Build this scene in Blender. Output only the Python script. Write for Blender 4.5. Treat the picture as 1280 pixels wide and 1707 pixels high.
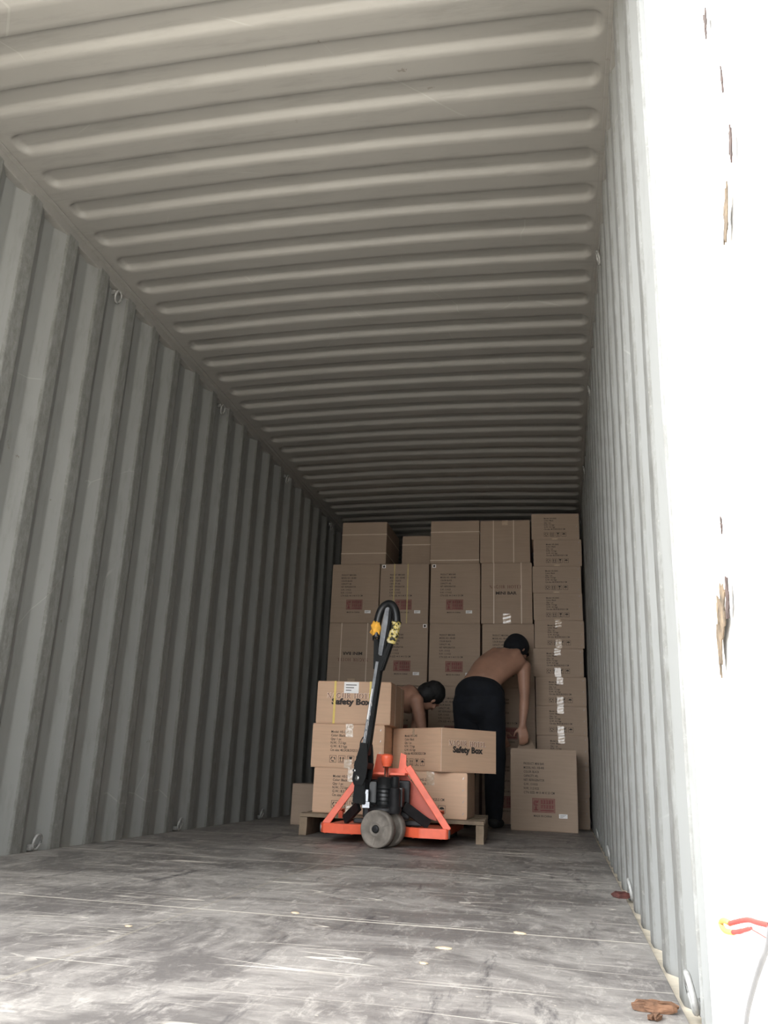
import bpy, bmesh, math, random
from mathutils import Vector, Matrix, noise
random.seed(7)
PI = math.pi
for o in list(bpy.data.objects): bpy.data.objects.remove(o)
S = bpy.context.scene
COL = S.collection

# ------------------------------------------------------------------ camera
cd = bpy.data.cameras.new('camera'); cam = bpy.data.objects.new('camera', cd); COL.objects.link(cam)
cd.sensor_fit = 'VERTICAL'; cd.sensor_height = 36.0; cd.lens = 1396.19 * 36.0 / 1707.0
cd.clip_start = 0.02; cd.clip_end = 500
PIT, ROL, YAW = 0.297249673, 0.0403568909, 0.213471163
cy, sy, cp, sp = math.cos(YAW), math.sin(YAW), math.cos(PIT), math.sin(PIT)
fwd = Vector((-sy*cp, cy*cp, sp)); rr = Vector((cy, sy, 0)); uu = rr.cross(fwd)
r2 = math.cos(ROL)*rr + math.sin(ROL)*uu; u2 = -math.sin(ROL)*rr + math.cos(ROL)*uu
M3 = Matrix((r2, u2, -fwd)).transposed()
cam.matrix_world = Matrix.Translation((2.14612, 0, 0.38012)) @ M3.to_4x4()
S.camera = cam

# ------------------------------------------------------------------ light
w = bpy.data.worlds.new('world'); S.world = w; w.use_nodes = True
nt = w.node_tree; nt.nodes.clear()
bg = nt.nodes.new('ShaderNodeBackground'); wo = nt.nodes.new('ShaderNodeOutputWorld')
bg.inputs[0].default_value = (0.93, 0.965, 1.0, 1); bg.inputs[1].default_value = 1.0
nt.links.new(bg.outputs[0], wo.inputs[0])
# bright hazy sky on the sun's side, calmer elsewhere
_g = nt.nodes.new('ShaderNodeTexCoord'); _d = nt.nodes.new('ShaderNodeVectorMath'); _d.operation = 'DOT_PRODUCT'
_d.inputs[1].default_value = Vector((-.86, -.40, .32)).normalized(); nt.links.new(_g.outputs['Generated'], _d.inputs[0])
_r = nt.nodes.new('ShaderNodeMapRange'); _r.interpolation_type = 'SMOOTHSTEP'
_r.inputs[1].default_value = -.1; _r.inputs[2].default_value = 1.0; _r.inputs[3].default_value = .70; _r.inputs[4].default_value = 3.8
nt.links.new(_d.outputs['Value'], _r.inputs[0]); nt.links.new(_r.outputs[0], bg.inputs[1])
sd = bpy.data.lights.new('sun', 'SUN'); sd.energy = 5.6; sd.angle = math.radians(0.6); sd.color = (1, 0.94, 0.84)
sun = bpy.data.objects.new('sun', sd); COL.objects.link(sun)
sun.rotation_euler = Vector((0.60, 0.006, -0.80)).to_track_quat('-Z', 'Y').to_euler()
sun.location = (-6, -3, 12)
S.view_settings.view_transform = 'Standard'; S.view_settings.look = 'None'
S.view_settings.gamma = 1.0; S.view_settings.use_curve_mapping = False
S.view_settings.exposure = 1.5

# ------------------------------------------------------------------ helpers
def tag(o, label=None, cat=None, group=None, kind=None):
    if label: o['label'] = label
    if cat: o['category'] = cat
    if group: o['group'] = group
    if kind: o['kind'] = kind
    return o
def obj(name, bm, mats, parent=None, smooth=False):
    me = bpy.data.meshes.new(name)
    bm.normal_update(); bm.to_mesh(me); bm.free()
    if not isinstance(mats, (list, tuple)): mats = [mats]
    for m in mats: me.materials.append(m)
    if smooth:
        for p in me.polygons: p.use_smooth = True
    o = bpy.data.objects.new(name, me); COL.objects.link(o)
    if parent: o.parent = parent
    return o
def empty(name, loc, rz=0):
    o = bpy.data.objects.new(name, None); COL.objects.link(o); o.location = loc
    o.rotation_euler = (0, 0, rz); o.empty_display_size = .1
    return o
def copy_tree(o, parent=None):
    c = o.copy(); COL.objects.link(c)
    if parent: c.parent = parent
    for ch in list(o.children): copy_tree(ch, c)
    return c
def box(bm, a, b, mat=0, bev=0.0, M=None):
    x0, y0, z0 = a; x1, y1, z1 = b
    t = bmesh.new()
    bmesh.ops.create_cube(t, size=1)
    for v in t.verts:
        v.co = Vector(((x0+x1)/2+v.co.x*(x1-x0), (y0+y1)/2+v.co.y*(y1-y0), (z0+z1)/2+v.co.z*(z1-z0)))
    if bev > 0: bmesh.ops.bevel(t, geom=t.edges[:], offset=bev, segments=2, affect='EDGES', profile=0.6)
    if M is not None: bmesh.ops.transform(t, matrix=M, verts=t.verts[:])
    merge(bm, t, mat)
def merge(bm, t, mat=0):
    t.verts.index_update()
    vs = [bm.verts.new(v.co) for v in t.verts]
    for f in t.faces:
        try:
            nf = bm.faces.new([vs[v.index] for v in f.verts]); nf.material_index = mat; nf.smooth = f.smooth
        except ValueError: pass
    t.free()
def prism(bm, pts, axis_from, axis_to, mat=0, bev=0.0):
    """pts: closed polygon as 3D points; extruded by vector (axis_to-axis_from)"""
    t = bmesh.new(); d = Vector(axis_to)-Vector(axis_from)
    a = [t.verts.new(Vector(p)) for p in pts]; b = [t.verts.new(Vector(p)+d) for p in pts]
    n = len(pts); t.faces.new(a); t.faces.new(b[::-1])
    for i in range(n): t.faces.new((a[i], b[i], b[(i+1) % n], a[(i+1) % n]))
    bmesh.ops.recalc_face_normals(t, faces=t.faces[:])
    if bev > 0: bmesh.ops.bevel(t, geom=t.edges[:], offset=bev, segments=2, affect='EDGES')
    merge(bm, t, mat)
def frame_of(d):
    d = d.normalized(); up = Vector((0, 0, 1)) if abs(d.z) < .95 else Vector((0, 1, 0))
    x = d.cross(up).normalized(); return x, x.cross(d).normalized()
def tube(bm, pts, r, seg=10, mat=0, closed=False, smooth=True, cap=True):
    pts = [Vector(p) for p in pts]; n = len(pts)
    rad = r if isinstance(r, (list, tuple)) else [r]*n
    rings = []; px = None
    for i, p in enumerate(pts):
        if closed: d = pts[(i+1) % n]-pts[i-1]
        else: d = pts[min(i+1, n-1)]-pts[max(i-1, 0)]
        d = d.normalized()
        if px is None: px, py = frame_of(d)
        else:
            px = (px - d*px.dot(d)).normalized(); py = d.cross(px)
        rings.append([bm.verts.new(p + rad[i]*(math.cos(2*PI*k/seg)*px+math.sin(2*PI*k/seg)*py)) for k in range(seg)])
    m = n if closed else n-1
    for i in range(m):
        A, B = rings[i], rings[(i+1) % n]
        for k in range(seg):
            f = bm.faces.new((A[k], A[(k+1) % seg], B[(k+1) % seg], B[k])); f.material_index = mat; f.smooth = smooth
    if not closed and cap:
        for R in (rings[0], rings[-1]):
            f = bm.faces.new(R); f.material_index = mat
def lathe(bm, prof, c, axis, seg=40, mat=0):
    """prof: (t along axis, radius)"""
    c = Vector(c); d = Vector(axis).normalized(); x, y = frame_of(d); rings = []
    for t_, r_ in prof:
        rings.append([bm.verts.new(c+d*t_+max(r_, 1e-4)*(math.cos(2*PI*k/seg)*x+math.sin(2*PI*k/seg)*y)) for k in range(seg)])
    for i in range(len(rings)-1):
        for k in range(seg):
            f = bm.faces.new((rings[i][k], rings[i][(k+1) % seg], rings[i+1][(k+1) % seg], rings[i+1][k]))
            f.material_index = mat; f.smooth = True
    for R in (rings[0], rings[-1]):
        f = bm.faces.new(R); f.material_index = mat
def beam(bm, p0, p1, wx, wz, mat=0, bev=.002, upv=(0, 0, 1)):
    p0, p1 = Vector(p0), Vector(p1); d = (p1-p0); L = d.length; d.normalize()
    up = Vector(upv); x = d.cross(up).normalized(); z = x.cross(d)
    R = Matrix((x, d, z)).transposed().to_4x4(); R.translation = (p0+p1)/2
    box(bm, (-wx/2, -L/2, -wz/2), (wx/2, L/2, wz/2), mat, bev, R)

# ------------------------------------------------------------------ materials
def new_mat(name):
    m = bpy.data.materials.new(name); m.use_nodes = True
    n = m.node_tree; b = n.nodes['Principled BSDF']
    return m, n, b
def N(n, t, **kw):
    x = n.nodes.new(t)
    for k, v in kw.items(): setattr(x, k, v)
    return x
def ramp(n, src, stops):
    r = N(n, 'ShaderNodeValToRGB'); e = r.color_ramp.elements
    while len(e) < len(stops): e.new(.5)
    for i, (p, c) in enumerate(stops):
        e[i].position = p; e[i].color = (c if len(c) == 4 else (*c, 1))
    n.links.new(src, r.inputs[0]); return r.outputs[0]
def mixc(n, fac, a, b, mode='MIX'):
    m = N(n, 'ShaderNodeMix', data_type='RGBA', blend_type=mode)
    for s, v in ((m.inputs[0], fac), (m.inputs[6], a), (m.inputs[7], b)):
        if hasattr(v, 'links') or hasattr(v, 'is_linked'): n.links.new(v, s)
        elif isinstance(v, (int, float)): s.default_value = v
        else: s.default_value = (*v, 1) if len(v) == 3 else v
    return m.outputs[2]
def noise_n(n, vec, scale, detail=4, rough=.55, dist=0.0):
    t = N(n, 'ShaderNodeTexNoise'); t.inputs['Scale'].default_value = scale; t.inputs['Detail'].default_value = detail
    t.inputs['Roughness'].default_value = rough; t.inputs['Distortion'].default_value = dist
    n.links.new(vec, t.inputs['Vector']); return t.outputs[0]
def mapping(n, src, sc, rot=(0, 0, 0)):
    m = N(n, 'ShaderNodeMapping'); m.inputs['Scale'].default_value = sc; m.inputs['Rotation'].default_value = rot
    n.links.new(src, m.inputs[0]); return m.outputs[0]
def math_n(n, op, a, b=None, c=None):
    m = N(n, 'ShaderNodeMath', operation=op)
    for i, v in enumerate((a, b, c)):
        if v is None: continue
        if isinstance(v, (int, float)): m.inputs[i].default_value = v
        else: n.links.new(v, m.inputs[i])
    return m.outputs[0]
def simple(name, col, rough=.5, metal=0.0, var=.12, scale=30, bump=0.0):
    m, n, b = new_mat(name)
    tc = N(n, 'ShaderNodeTexCoord')
    f = noise_n(n, tc.outputs['Object'], scale)
    c = ramp(n, f, [(.3, tuple(x*(1-var) for x in col)), (.7, tuple(min(1, x*(1+var)) for x in col))])
    n.links.new(c, b.inputs['Base Color']); b.inputs['Roughness'].default_value = rough; b.inputs['Metallic'].default_value = metal
    if bump:
        bp = N(n, 'ShaderNodeBump'); bp.inputs['Strength'].default_value = bump; bp.inputs['Distance'].default_value = .003
        n.links.new(f, bp.inputs['Height']); n.links.new(bp.outputs[0], b.inputs['Normal'])
    return m

def paint_material(name, base, wear=1.0, stretch=(6, 6, 1.2), scuff=False):
    m, n, b = new_mat(name)
    g = N(n, 'ShaderNodeNewGeometry').outputs['Position']
    big = noise_n(n, g, 1.3, 4)
    c = mixc(n, ramp(n, big, [(.35, (0, 0, 0)), (.65, (1, 1, 1))]), tuple(x*.93 for x in base), base)
    st = noise_n(n, mapping(n, g, stretch), 3.0, 8, .7)
    c = mixc(n, math_n(n, 'MULTIPLY', ramp(n, st, [(.52, (0, 0, 0)), (.72, (1, 1, 1))]), .45*wear), c, (.14, .135, .125))
    # fine light scratches
    v = N(n, 'ShaderNodeTexVoronoi', feature='DISTANCE_TO_EDGE'); v.inputs['Scale'].default_value = 1.6
    sc = noise_n(n, mapping(n, g, (1, 1, 1)), 2.0, 2)
    wv = N(n, 'ShaderNodeVectorMath', operation='ADD'); n.links.new(g, wv.inputs[0])
    sv = N(n, 'ShaderNodeVectorMath', operation='SCALE'); n.links.new(noise_col(n, g, 1.5), sv.inputs[0]); sv.inputs['Scale'].default_value = .12
    n.links.new(sv.outputs[0], wv.inputs[1]); n.links.new(wv.outputs[0], v.inputs['Vector'])
    line = math_n(n, 'LESS_THAN', v.outputs['Distance'], .0035)
    mask = ramp(n, noise_n(n, g, 2.4, 2), [(.56, (0, 0, 0)), (.60, (1, 1, 1))])
    c = mixc(n, math_n(n, 'MULTIPLY', math_n(n, 'MULTIPLY', line, mask), .32*wear), c, (.42, .41, .38))
    if scuff:     # the inner ridges are rubbed by years of cargo
        sx = N(n, 'ShaderNodeSeparateXYZ'); n.links.new(g, sx.inputs[0])
        ins = math_n(n, 'MULTIPLY', math_n(n, 'GREATER_THAN', sx.outputs[0], -.007), math_n(n, 'LESS_THAN', sx.outputs[0], 2.359))
        r1 = ramp(n, noise_n(n, mapping(n, g, (4, 4, 1.5)), 9, 8, .8), [(.38, (0, 0, 0)), (.62, (1, 1, 1))])
        c = mixc(n, math_n(n, 'MULTIPLY', math_n(n, 'MULTIPLY', ins, r1), .75), c, (.125, .12, .105))
        r2 = ramp(n, noise_n(n, mapping(n, g, (3, 3, 5)), 14, 6, .8), [(.58, (0, 0, 0)), (.66, (1, 1, 1))])
        c = mixc(n, math_n(n, 'MULTIPLY', math_n(n, 'MULTIPLY', ins, r2), .5), c, (.36, .35, .31))
    # rust chips
    rs = noise_n(n, mapping(n, g, (1, 1, 1)), 16, 6, .65)
    rm = ramp(n, noise_n(n, g, 1.1, 2), [(.55, (0, 0, 0)), (.68, (1, 1, 1))])
    chip = math_n(n, 'MULTIPLY', ramp(n, rs, [(.685, (0, 0, 0)), (.70, (1, 1, 1))]), rm)
    c = mixc(n, math_n(n, 'MULTIPLY', chip, .85), c, (.09, .06, .045))
    n.links.new(c, b.inputs['Base Color']); b.inputs['Roughness'].default_value = .55
    bp = N(n, 'ShaderNodeBump'); bp.inputs['Strength'].default_value = .25; bp.inputs['Distance'].default_value = .01
    n.links.new(noise_n(n, g, 5, 3), bp.inputs['Height']); n.links.new(bp.outputs[0], b.inputs['Normal'])
    return m
def noise_col(n, vec, scale):
    t = N(n, 'ShaderNodeTexNoise'); t.inputs['Scale'].default_value = scale; t.inputs['Detail'].default_value = 2
    n.links.new(vec, t.inputs['Vector']); return t.outputs['Color']

M_wall = paint_material('grey_wall_paint', (.246, .247, .236), scuff=True)
M_roof = paint_material('grey_roof_paint', (.285, .272, .25), wear=.8, stretch=(1.0, 6, 6))
M_post = paint_material('pale_post_paint', (.66, .66, .65), wear=.15)

def floor_material():
    m, n, b = new_mat('worn_plywood')
    g = N(n, 'ShaderNodeNewGeometry').outputs['Position']
    grain = noise_n(n, mapping(n, g, (1.5, 4.5, 1), (0, 0, .08)), 5, 9, .75, .5)
    c = ramp(n, grain, [(.25, (.19, .172, .155)), (.5, (.29, .268, .245)), (.75, (.40, .37, .335))])
    blotch = noise_n(n, mapping(n, g, (1, 1.2, 1), (0, 0, .3)), 1.9, 9, .72, .9)
    c = mixc(n, ramp(n, blotch, [(.43, (.85, .85, .85)), (.56, (0, 0, 0))]), c, (.12, .108, .102))
    fine = noise_n(n, mapping(n, g, (3, 1.2, 1), (0, 0, .5)), 7, 8, .78, .5)
    c = mixc(n, ramp(n, fine, [(.52, (0, 0, 0)), (.75, (.75, .75, .75))]), c, (.56, .52, .47))
    dk = noise_n(n, mapping(n, g, (5, .9, 1), (0, 0, -.45)), 2.6, 8, .72, .3)
    c = mixc(n, ramp(n, dk, [(.57, (0, 0, 0)), (.68, (.8, .8, .8))]), c, (.06, .055, .058))
    for rot, k1, k2, w_, thm in ((.95, 5, .45, .0028, .50), (-1.05, 6, .5, .0022, .52), (1.35, 7, .4, .0022, .52), (.55, 5, .4, .0026, .54), (-.2, 6, .5, .002, .55)):
        nn = noise_n(n, mapping(n, g, (k2, k1, 1), (0, 0, rot)), 1.0, 1.5, .4, 0)
        ln = math_n(n, 'LESS_THAN', math_n(n, 'ABSOLUTE', math_n(n, 'SUBTRACT', nn, .5)), w_)
        mk = ramp(n, noise_n(n, mapping(n, g, (1, 1, 1), (0, 0, rot)), 2.3, 4), [(thm, (0, 0, 0)), (thm+.07, (1, 1, 1))])
        c = mixc(n, math_n(n, 'MULTIPLY', math_n(n, 'MULTIPLY', ln, mk), .75), c, (.66, .61, .53))
    # sheet joints every 1.2 m across the container, one joint lengthwise
    sx = N(n, 'ShaderNodeSeparateXYZ'); n.links.new(g, sx.inputs[0])
    yy = math_n(n, 'ADD', sx.outputs[1], math_n(n, 'MULTIPLY', noise_n(n, g, 9, 3), .006))
    fr = math_n(n, 'ABSOLUTE', math_n(n, 'SUBTRACT', math_n(n, 'FRACT', math_n(n, 'DIVIDE', math_n(n, 'SUBTRACT', yy, 2.33-1.22*.5), 1.22)), .5))
    jn = math_n(n, 'LESS_THAN', fr, .0042)
    c = mixc(n, math_n(n, 'MULTIPLY', jn, .75), c, (.62, .57, .49))
    fx = math_n(n, 'ABSOLUTE', math_n(n, 'SUBTRACT', sx.outputs[0], 1.17))
    c = mixc(n, math_n(n, 'MULTIPLY', math_n(n, 'LESS_THAN', fx, .004), .6), c, (.30, .27, .22))
    # specks of sawdust
    sp_ = noise_n(n, g, 55, 3, .6)
    c = mixc(n, ramp(n, sp_, [(.70, (0, 0, 0)), (.73, (.8, .8, .8))]), c, (.52, .46, .38))
    n.links.new(c, b.inputs['Base Color'])
    ro = ramp(n, blotch, [(.3, (.42, .42, .42)), (.7, (.62, .62, .62))]); n.links.new(ro, b.inputs['Roughness'])
    bp = N(n, 'ShaderNodeBump'); bp.inputs['Strength'].default_value = .35; bp.inputs['Distance'].default_value = .006
    n.links.new(grain, bp.inputs['Height']); n.links.new(bp.outputs[0], b.inputs['Normal'])
    return m
M_floor = floor_material()

def card_material(name, base):
    m, n, b = new_mat(name)
    tc = N(n, 'ShaderNodeTexCoord').outputs['Object']; oi = N(n, 'ShaderNodeObjectInfo')
    f = noise_n(n, mapping(n, tc, (2, 2, 30)), 3, 4)
    f2 = noise_n(n, tc, 5, 3)
    c = ramp(n, f, [(.3, tuple(x*.94 for x in base)), (.7, tuple(x*1.05 for x in base))])
    c = mixc(n, ramp(n, f2, [(.4, (0, 0, 0)), (.75, (.25, .25, .25))]), c, tuple(x*.75 for x in base))
    c = mixc(n, math_n(n, 'MULTIPLY', oi.outputs['Random'], .22), c, (base[0]*.8, base[1]*.84, base[2]*.92))
    n.links.new(c, b.inputs['Base Color']); b.inputs['Roughness'].default_value = .78
    return m
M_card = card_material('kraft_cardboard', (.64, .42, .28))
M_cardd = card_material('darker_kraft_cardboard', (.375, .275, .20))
M_ink = simple('black_print', (.045, .035, .03), .8)
M_red = simple('red_print', (.22, .065, .06), .8)
M_fred = simple('faded_red_print', (.27, .15, .115), .8)
M_cream = simple('cream_print', (.85, .66, .52), .8)
M_serif = simple('brown_red_print', (.14, .055, .04), .8)
M_white = simple('white_paper', (.88, .85, .83), .6, var=.04)
M_yst = simple('yellow_strap', (.72, .52, .10), .4, var=.06)
M_wst = simple('cream_strap', (.62, .50, .38), .35, var=.06)
M_orange = simple('orange_paint', (.80, .125, .055), .42, var=.12, scale=14)
M_black = simple('black_paint', (.010, .0105, .011), .38, var=.3)
M_dark = simple('dark_greasy_steel', (.018, .017, .018), .5, .3, var=.4, scale=25)
M_chrome = simple('chrome_steel', (.75, .75, .74), .18, 1.0, var=.05)
M_steel = simple('worn_silver_steel', (.36, .37, .39), .38, .7, var=.3, scale=18)
M_wheel = simple('scuffed_grey_wheel', (.19, .165, .14), .75, var=.35, scale=22, bump=.5)
M_wheelr = simple('dark_wheel_tread', (.10, .088, .08), .8, var=.4, scale=26, bump=.5)
M_wood = simple('raw_pallet_wood', (.23, .17, .115), .85, var=.3, scale=12, bump=.6)
M_skin = simple('tanned_skin', (.37, .20, .135), .5, var=.13, scale=9)
M_skin2 = simple('darker_tanned_skin', (.38, .20, .135), .5, var=.13, scale=9)
M_pants = simple('dark_navy_cloth', (.0035, .005, .009), .9, var=.3, scale=20, bump=.4)
M_cap = simple('black_cap_cloth', (.004, .005, .008), .9, var=.3)
M_hair = simple('black_hair', (.006, .0055, .0055), .7, var=.4, scale=60, bump=.6)
M_shoe = simple('dark_shoe_rubber', (.02, .02, .02), .7)
M_ring = simple('scuffed_ring_steel', (.30, .295, .28), .55, .15, var=.35, scale=60)
M_gut = simple('dusty_cream_gutter', (.60, .53, .42), .85, var=.22, scale=20, bump=.4)
M_glove = simple('orange_yellow_cloth', (.85, .42, .05), .7, var=.2, scale=50, bump=.6)
M_redst = simple('red_webbing', (.36, .035, .03), .6)
M_yelst = simple('pale_yellow_sleeve', (.42, .25, .06), .6)
M_cord = simple('grey_cord', (.12, .12, .125), .6)
M_bark = simple('torn_brown_wood', (.15, .075, .04), .85, var=.45, scale=40, bump=.8)
M_rbark = simple('reddish_bark', (.07, .02, .015), .85, var=.4, scale=50, bump=.8)
M_chip = simple('pale_wood_chip', (.50, .40, .28), .85, var=.2, scale=50)
M_rust = simple('rust_and_bare_filler', (.085, .062, .04), .9, var=.6, scale=60, bump=.6)
M_rustd = simple('dark_rust', (.035, .022, .02), .9, var=.6, scale=60)
def tape_mat():
    m, n, b = new_mat('glossy_tape'); g = N(n, 'ShaderNodeTexCoord').outputs['Object']
    f = noise_n(n, g, 90, 3)
    n.links.new(ramp(n, f, [(.3, (.48, .34, .23)), (.7, (.58, .45, .33))]), b.inputs['Base Color'])
    b.inputs['Roughness'].default_value = .12; b.inputs['Specular IOR Level'].default_value = .8
    bp = N(n, 'ShaderNodeBump'); bp.inputs['Strength'].default_value = .5; bp.inputs['Distance'].default_value = .002
    n.links.new(noise_n(n, g, 40, 2), bp.inputs['Height']); n.links.new(bp.outputs[0], b.inputs['Normal'])
    return m
M_tape = tape_mat()
def camo_mat():
    m, n, b = new_mat('yellow_black_wrap'); g = N(n, 'ShaderNodeTexCoord').outputs['Object']
    f = noise_n(n, g, 55, 3)
    n.links.new(ramp(n, f, [(.44, (.02, .02, .018)), (.50, (.60, .46, .10)), (.62, (.62, .55, .36))]), b.inputs['Base Color'])
    b.inputs['Roughness'].default_value = .7; return m
M_camo = camo_mat()
def concrete():
    m, n, b = new_mat('yard_concrete'); g = N(n, 'ShaderNodeNewGeometry').outputs['Position']
    f = noise_n(n, g, .6, 8, .6)
    n.links.new(ramp(n, f, [(.3, (.37, .35, .315)), (.7, (.50, .475, .43))]), b.inputs['Base Color']); b.inputs['Roughness'].default_value = .9
    return m
M_conc = concrete()

# ================================================================== SETTING
W, H, LEN, Y0 = 2.352, 2.70, 12.9, 1.20
P = .278; PH = 3.467 - P*12     # ridge start phase

def corr_profile(ya, yb):
    """(y, depth) with depth 0 at inner ridge, 0.036 at recess"""
    pts = []; k = 0
    while True:
        b0 = PH + P*k
        if b0 > yb: break
        for dy, dd in ((0, 0), (.072, 0), (.140, .036), (.210, .036)):
            y = b0+dy
            if ya < y < yb: pts.append((y, dd))
        k += 1
    return [(ya, .036)] + pts + [(yb, .036)]
def rounded(prof, r=.006):
    out = [prof[0]]
    for i in range(1, len(prof)-1):
        p, a, b = Vector(prof[i]), Vector(prof[i-1]), Vector(prof[i+1])
        da = (a-p); db = (b-p)
        ra = min(r, da.length*.4); rb = min(r, db.length*.4)
        A = p+da.normalized()*ra; B = p+db.normalized()*rb
        for t in (0, .5, 1): out.append(tuple((1-t)**2*A+2*t*(1-t)*p+t*t*B))
    out.append(prof[-1]); return out
def side_wall(name, x, sgn, z0, z1):
    bm = bmesh.new(); prof = rounded(corr_profile(1.585, LEN))
    nz = 40; g0 = []; g1 = []
    for j in range(nz+1):
        z = z0+(z1-z0)*j/nz
        r0, r1 = [], []
        for (y, d) in prof:
            dent = .004*(noise.noise(Vector((y*2.1, z*1.7, x*3)))) + .0035*max(0, noise.noise(Vector((y*7, z*5, x)))-.2)
            r0.append(bm.verts.new((x+sgn*(d+dent), y, z)))
            r1.append(bm.verts.new((x+sgn*(d+dent+.003), y, z)))
        g0.append(r0); g1.append(r1)
    n = len(prof)
    for G, fl in ((g0, sgn < 0), (g1, sgn > 0)):
        for j in range(nz):
            for i in range(n-1):
                q = [G[j][i], G[j][i+1], G[j+1][i+1], G[j+1][i]]
                if not fl: q = q[::-1]
                bm.faces.new(q)
    for j in (0, nz):
        for i in range(n-1): bm.faces.new((g0[j][i], g0[j][i+1], g1[j][i+1], g1[j][i]))
    for i in (0, n-1):
        for j in range(nz): bm.faces.new((g0[j][i], g0[j+1][i], g1[j+1][i], g1[j][i]))
    return tag(obj(name, bm, M_wall), kind='structure')
wl = side_wall('wall_left', 0.0, -1, -.06, 2.66)
wr = side_wall('wall_right', W, 1, -.06, 2.66)

# back wall
bm = bmesh.new()
n = 17
for i in range(n):
    x0 = i*W/n
    for (a, b_, y_) in ((0, .35, 0), (.5, .85, .03)):
        box(bm, (x0+a*W/n, LEN-.03+y_, 0), (x0+b_*W/n, LEN-.026+y_, H))
    for a, b_, ya, yb in ((.35, .5, 0, .03), (.85, 1, .03, 0)):
        prism(bm, [(x0+a*W/n, LEN-.03+ya, 0), (x0+b_*W/n, LEN-.03+yb, 0), (x0+b_*W/n, LEN-.026+yb, 0), (x0+a*W/n, LEN-.026+ya, 0)], (0, 0, 0), (0, 0, H))
tag(obj('wall_back', bm, M_wall), kind='structure')

# roof with stamped, round-ended ribs and a slight camber
def roof():
    bm = bmesh.new()
    xs = [-.02, .0, .03, .045]
    for a in (.05, .056, .062, .068, .074, .082, .09, .10, .112, .125): xs.append(a)
    xs += [.15+.1*i for i in range(21)]
    for a in (.125, .112, .10, .09, .082, .074, .068, .062, .056, .05, .045): xs.append(2.385-a)
    xs += [2.352, 2.372]
    xs = sorted(set(round(x, 4) for x in xs))
    pit = .209; ys = []
    k0 = -4
    for k in range(k0, 52):
        b0 = 2.14+pit*k
        for t in (0, .006, .012, .018, .025, .034, .05, .065, .078, .084, .091, .098, .104, .112, .13, .15, .17, .19):
            ys.append(b0+t)
    ys = [y for y in ys if 1.26 < y < LEN]; ys = [1.25]+ys+[LEN]
    def sdr(x, y):
        b0 = 2.14+pit*math.floor((y-2.14)/pit)
        cx, cyy, hx, hy, r = (.055+2.330)/2, b0+.056, (2.330-.055)/2, .056, .045
        qx = abs(x-cx)-hx+r; qy = abs(y-cyy)-hy+r
        return math.hypot(max(qx, 0), max(qy, 0))+min(max(qx, qy), 0)-r
    G = []
    for y in ys:
        row = []
        for x in xs:
            s = max(0, min(1, -sdr(x, y)/.023)); s = s*s*(3-2*s)
            cam_ = .026*max(0, 1-((x-W/2)/(W/2))**2)
            dent = .0035*noise.noise(Vector((x*1.7, y*2.3, 4)))*min(1, max(0, min(x, W-x)*6))
            row.append(bm.verts.new((x, y, H+cam_+.024*s+dent)))
        G.append(row)
    for j in range(len(ys)-1):
        for i in range(len(xs)-1):
            f = bm.faces.new((G[j][i], G[j+1][i], G[j+1][i+1], G[j][i+1])); f.smooth = True
    # outer skin
    o = [[bm.verts.new((x, y, H+.06)) for x in (-.02, 2.372)] for y in (1.25, LEN)]
    bm.faces.new((o[0][0], o[0][1], o[1][1], o[1][0]))
    return tag(obj('ceiling', bm, M_roof), kind='structure')
roof()
# top side rails, bottom rails, gutters
def strip(name, boxes, mat, bev=.003, label=None):
    bm = bmesh.new()
    for a, b in boxes: box(bm, a, b, 0, bev)
    return tag(obj(name, bm, mat), kind='structure')
strip('trim_1', [((-.062, Y0, 2.645), (-.002, LEN, 2.70)), ((-.01, Y0, 2.694), (.018, LEN, 2.6995))], M_roof)
strip('trim_2', [((W+.002, Y0, 2.645), (W+.062, LEN, 2.70)), ((W-.012, Y0, 2.694), (W+.01, LEN, 2.6995))], M_roof)
strip('trim_3', [((-.075, Y0, -.16), (.02, LEN, -.012))], M_gut)
strip('trim_4', [((W-.02, Y0, -.16), (W+.075, LEN, -.012))], M_gut)
# floor
bm = bmesh.new(); box(bm, (.006, Y0+.02, -.03), (W-.012, LEN, 0), 0, .002)
tag(obj('floor', bm, M_floor), kind='structure')
strip('trim_5', [((-.06, Y0-.05, -.17), (W+.06, Y0+.04, -.004))], M_post)        # door sill
strip('trim_6', [((-.1, Y0, 2.60), (W+.1, Y0+.10, 2.80))], M_roof)              # door header
# corner posts with flat closing plate
def post(name, x, s):
    bm = bmesh.new()
    a, b = sorted((x, x+s*.10)); box(bm, (a, Y0, -.17), (b, 1.50, 2.72), 0, .008)
    a, b = sorted((x+s*.026, x+s*.05)); box(bm, (a, 1.48, -.17), (b, 1.66, 2.66), 0, .002)
    return tag(obj(name, bm, M_post), kind='structure')
pl_ = post('trim_7', -.004, -1); pr_ = post('trim_8', W+.004, 1)
# ground under the container
bm = bmesh.new()
n = 24; G = [[bm.verts.new((-60+5*i*1.0, -60+5*j*1.0, -1.27+.02*noise.noise(Vector((i, j, 0))))) for i in range(n+1)] for j in range(n+1)]
for j in range(n):
    for i in range(n): bm.faces.new((G[j][i], G[j][i+1], G[j+1][i+1], G[j+1][i]))
tag(obj('ground', bm, M_conc), kind='structure')
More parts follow.
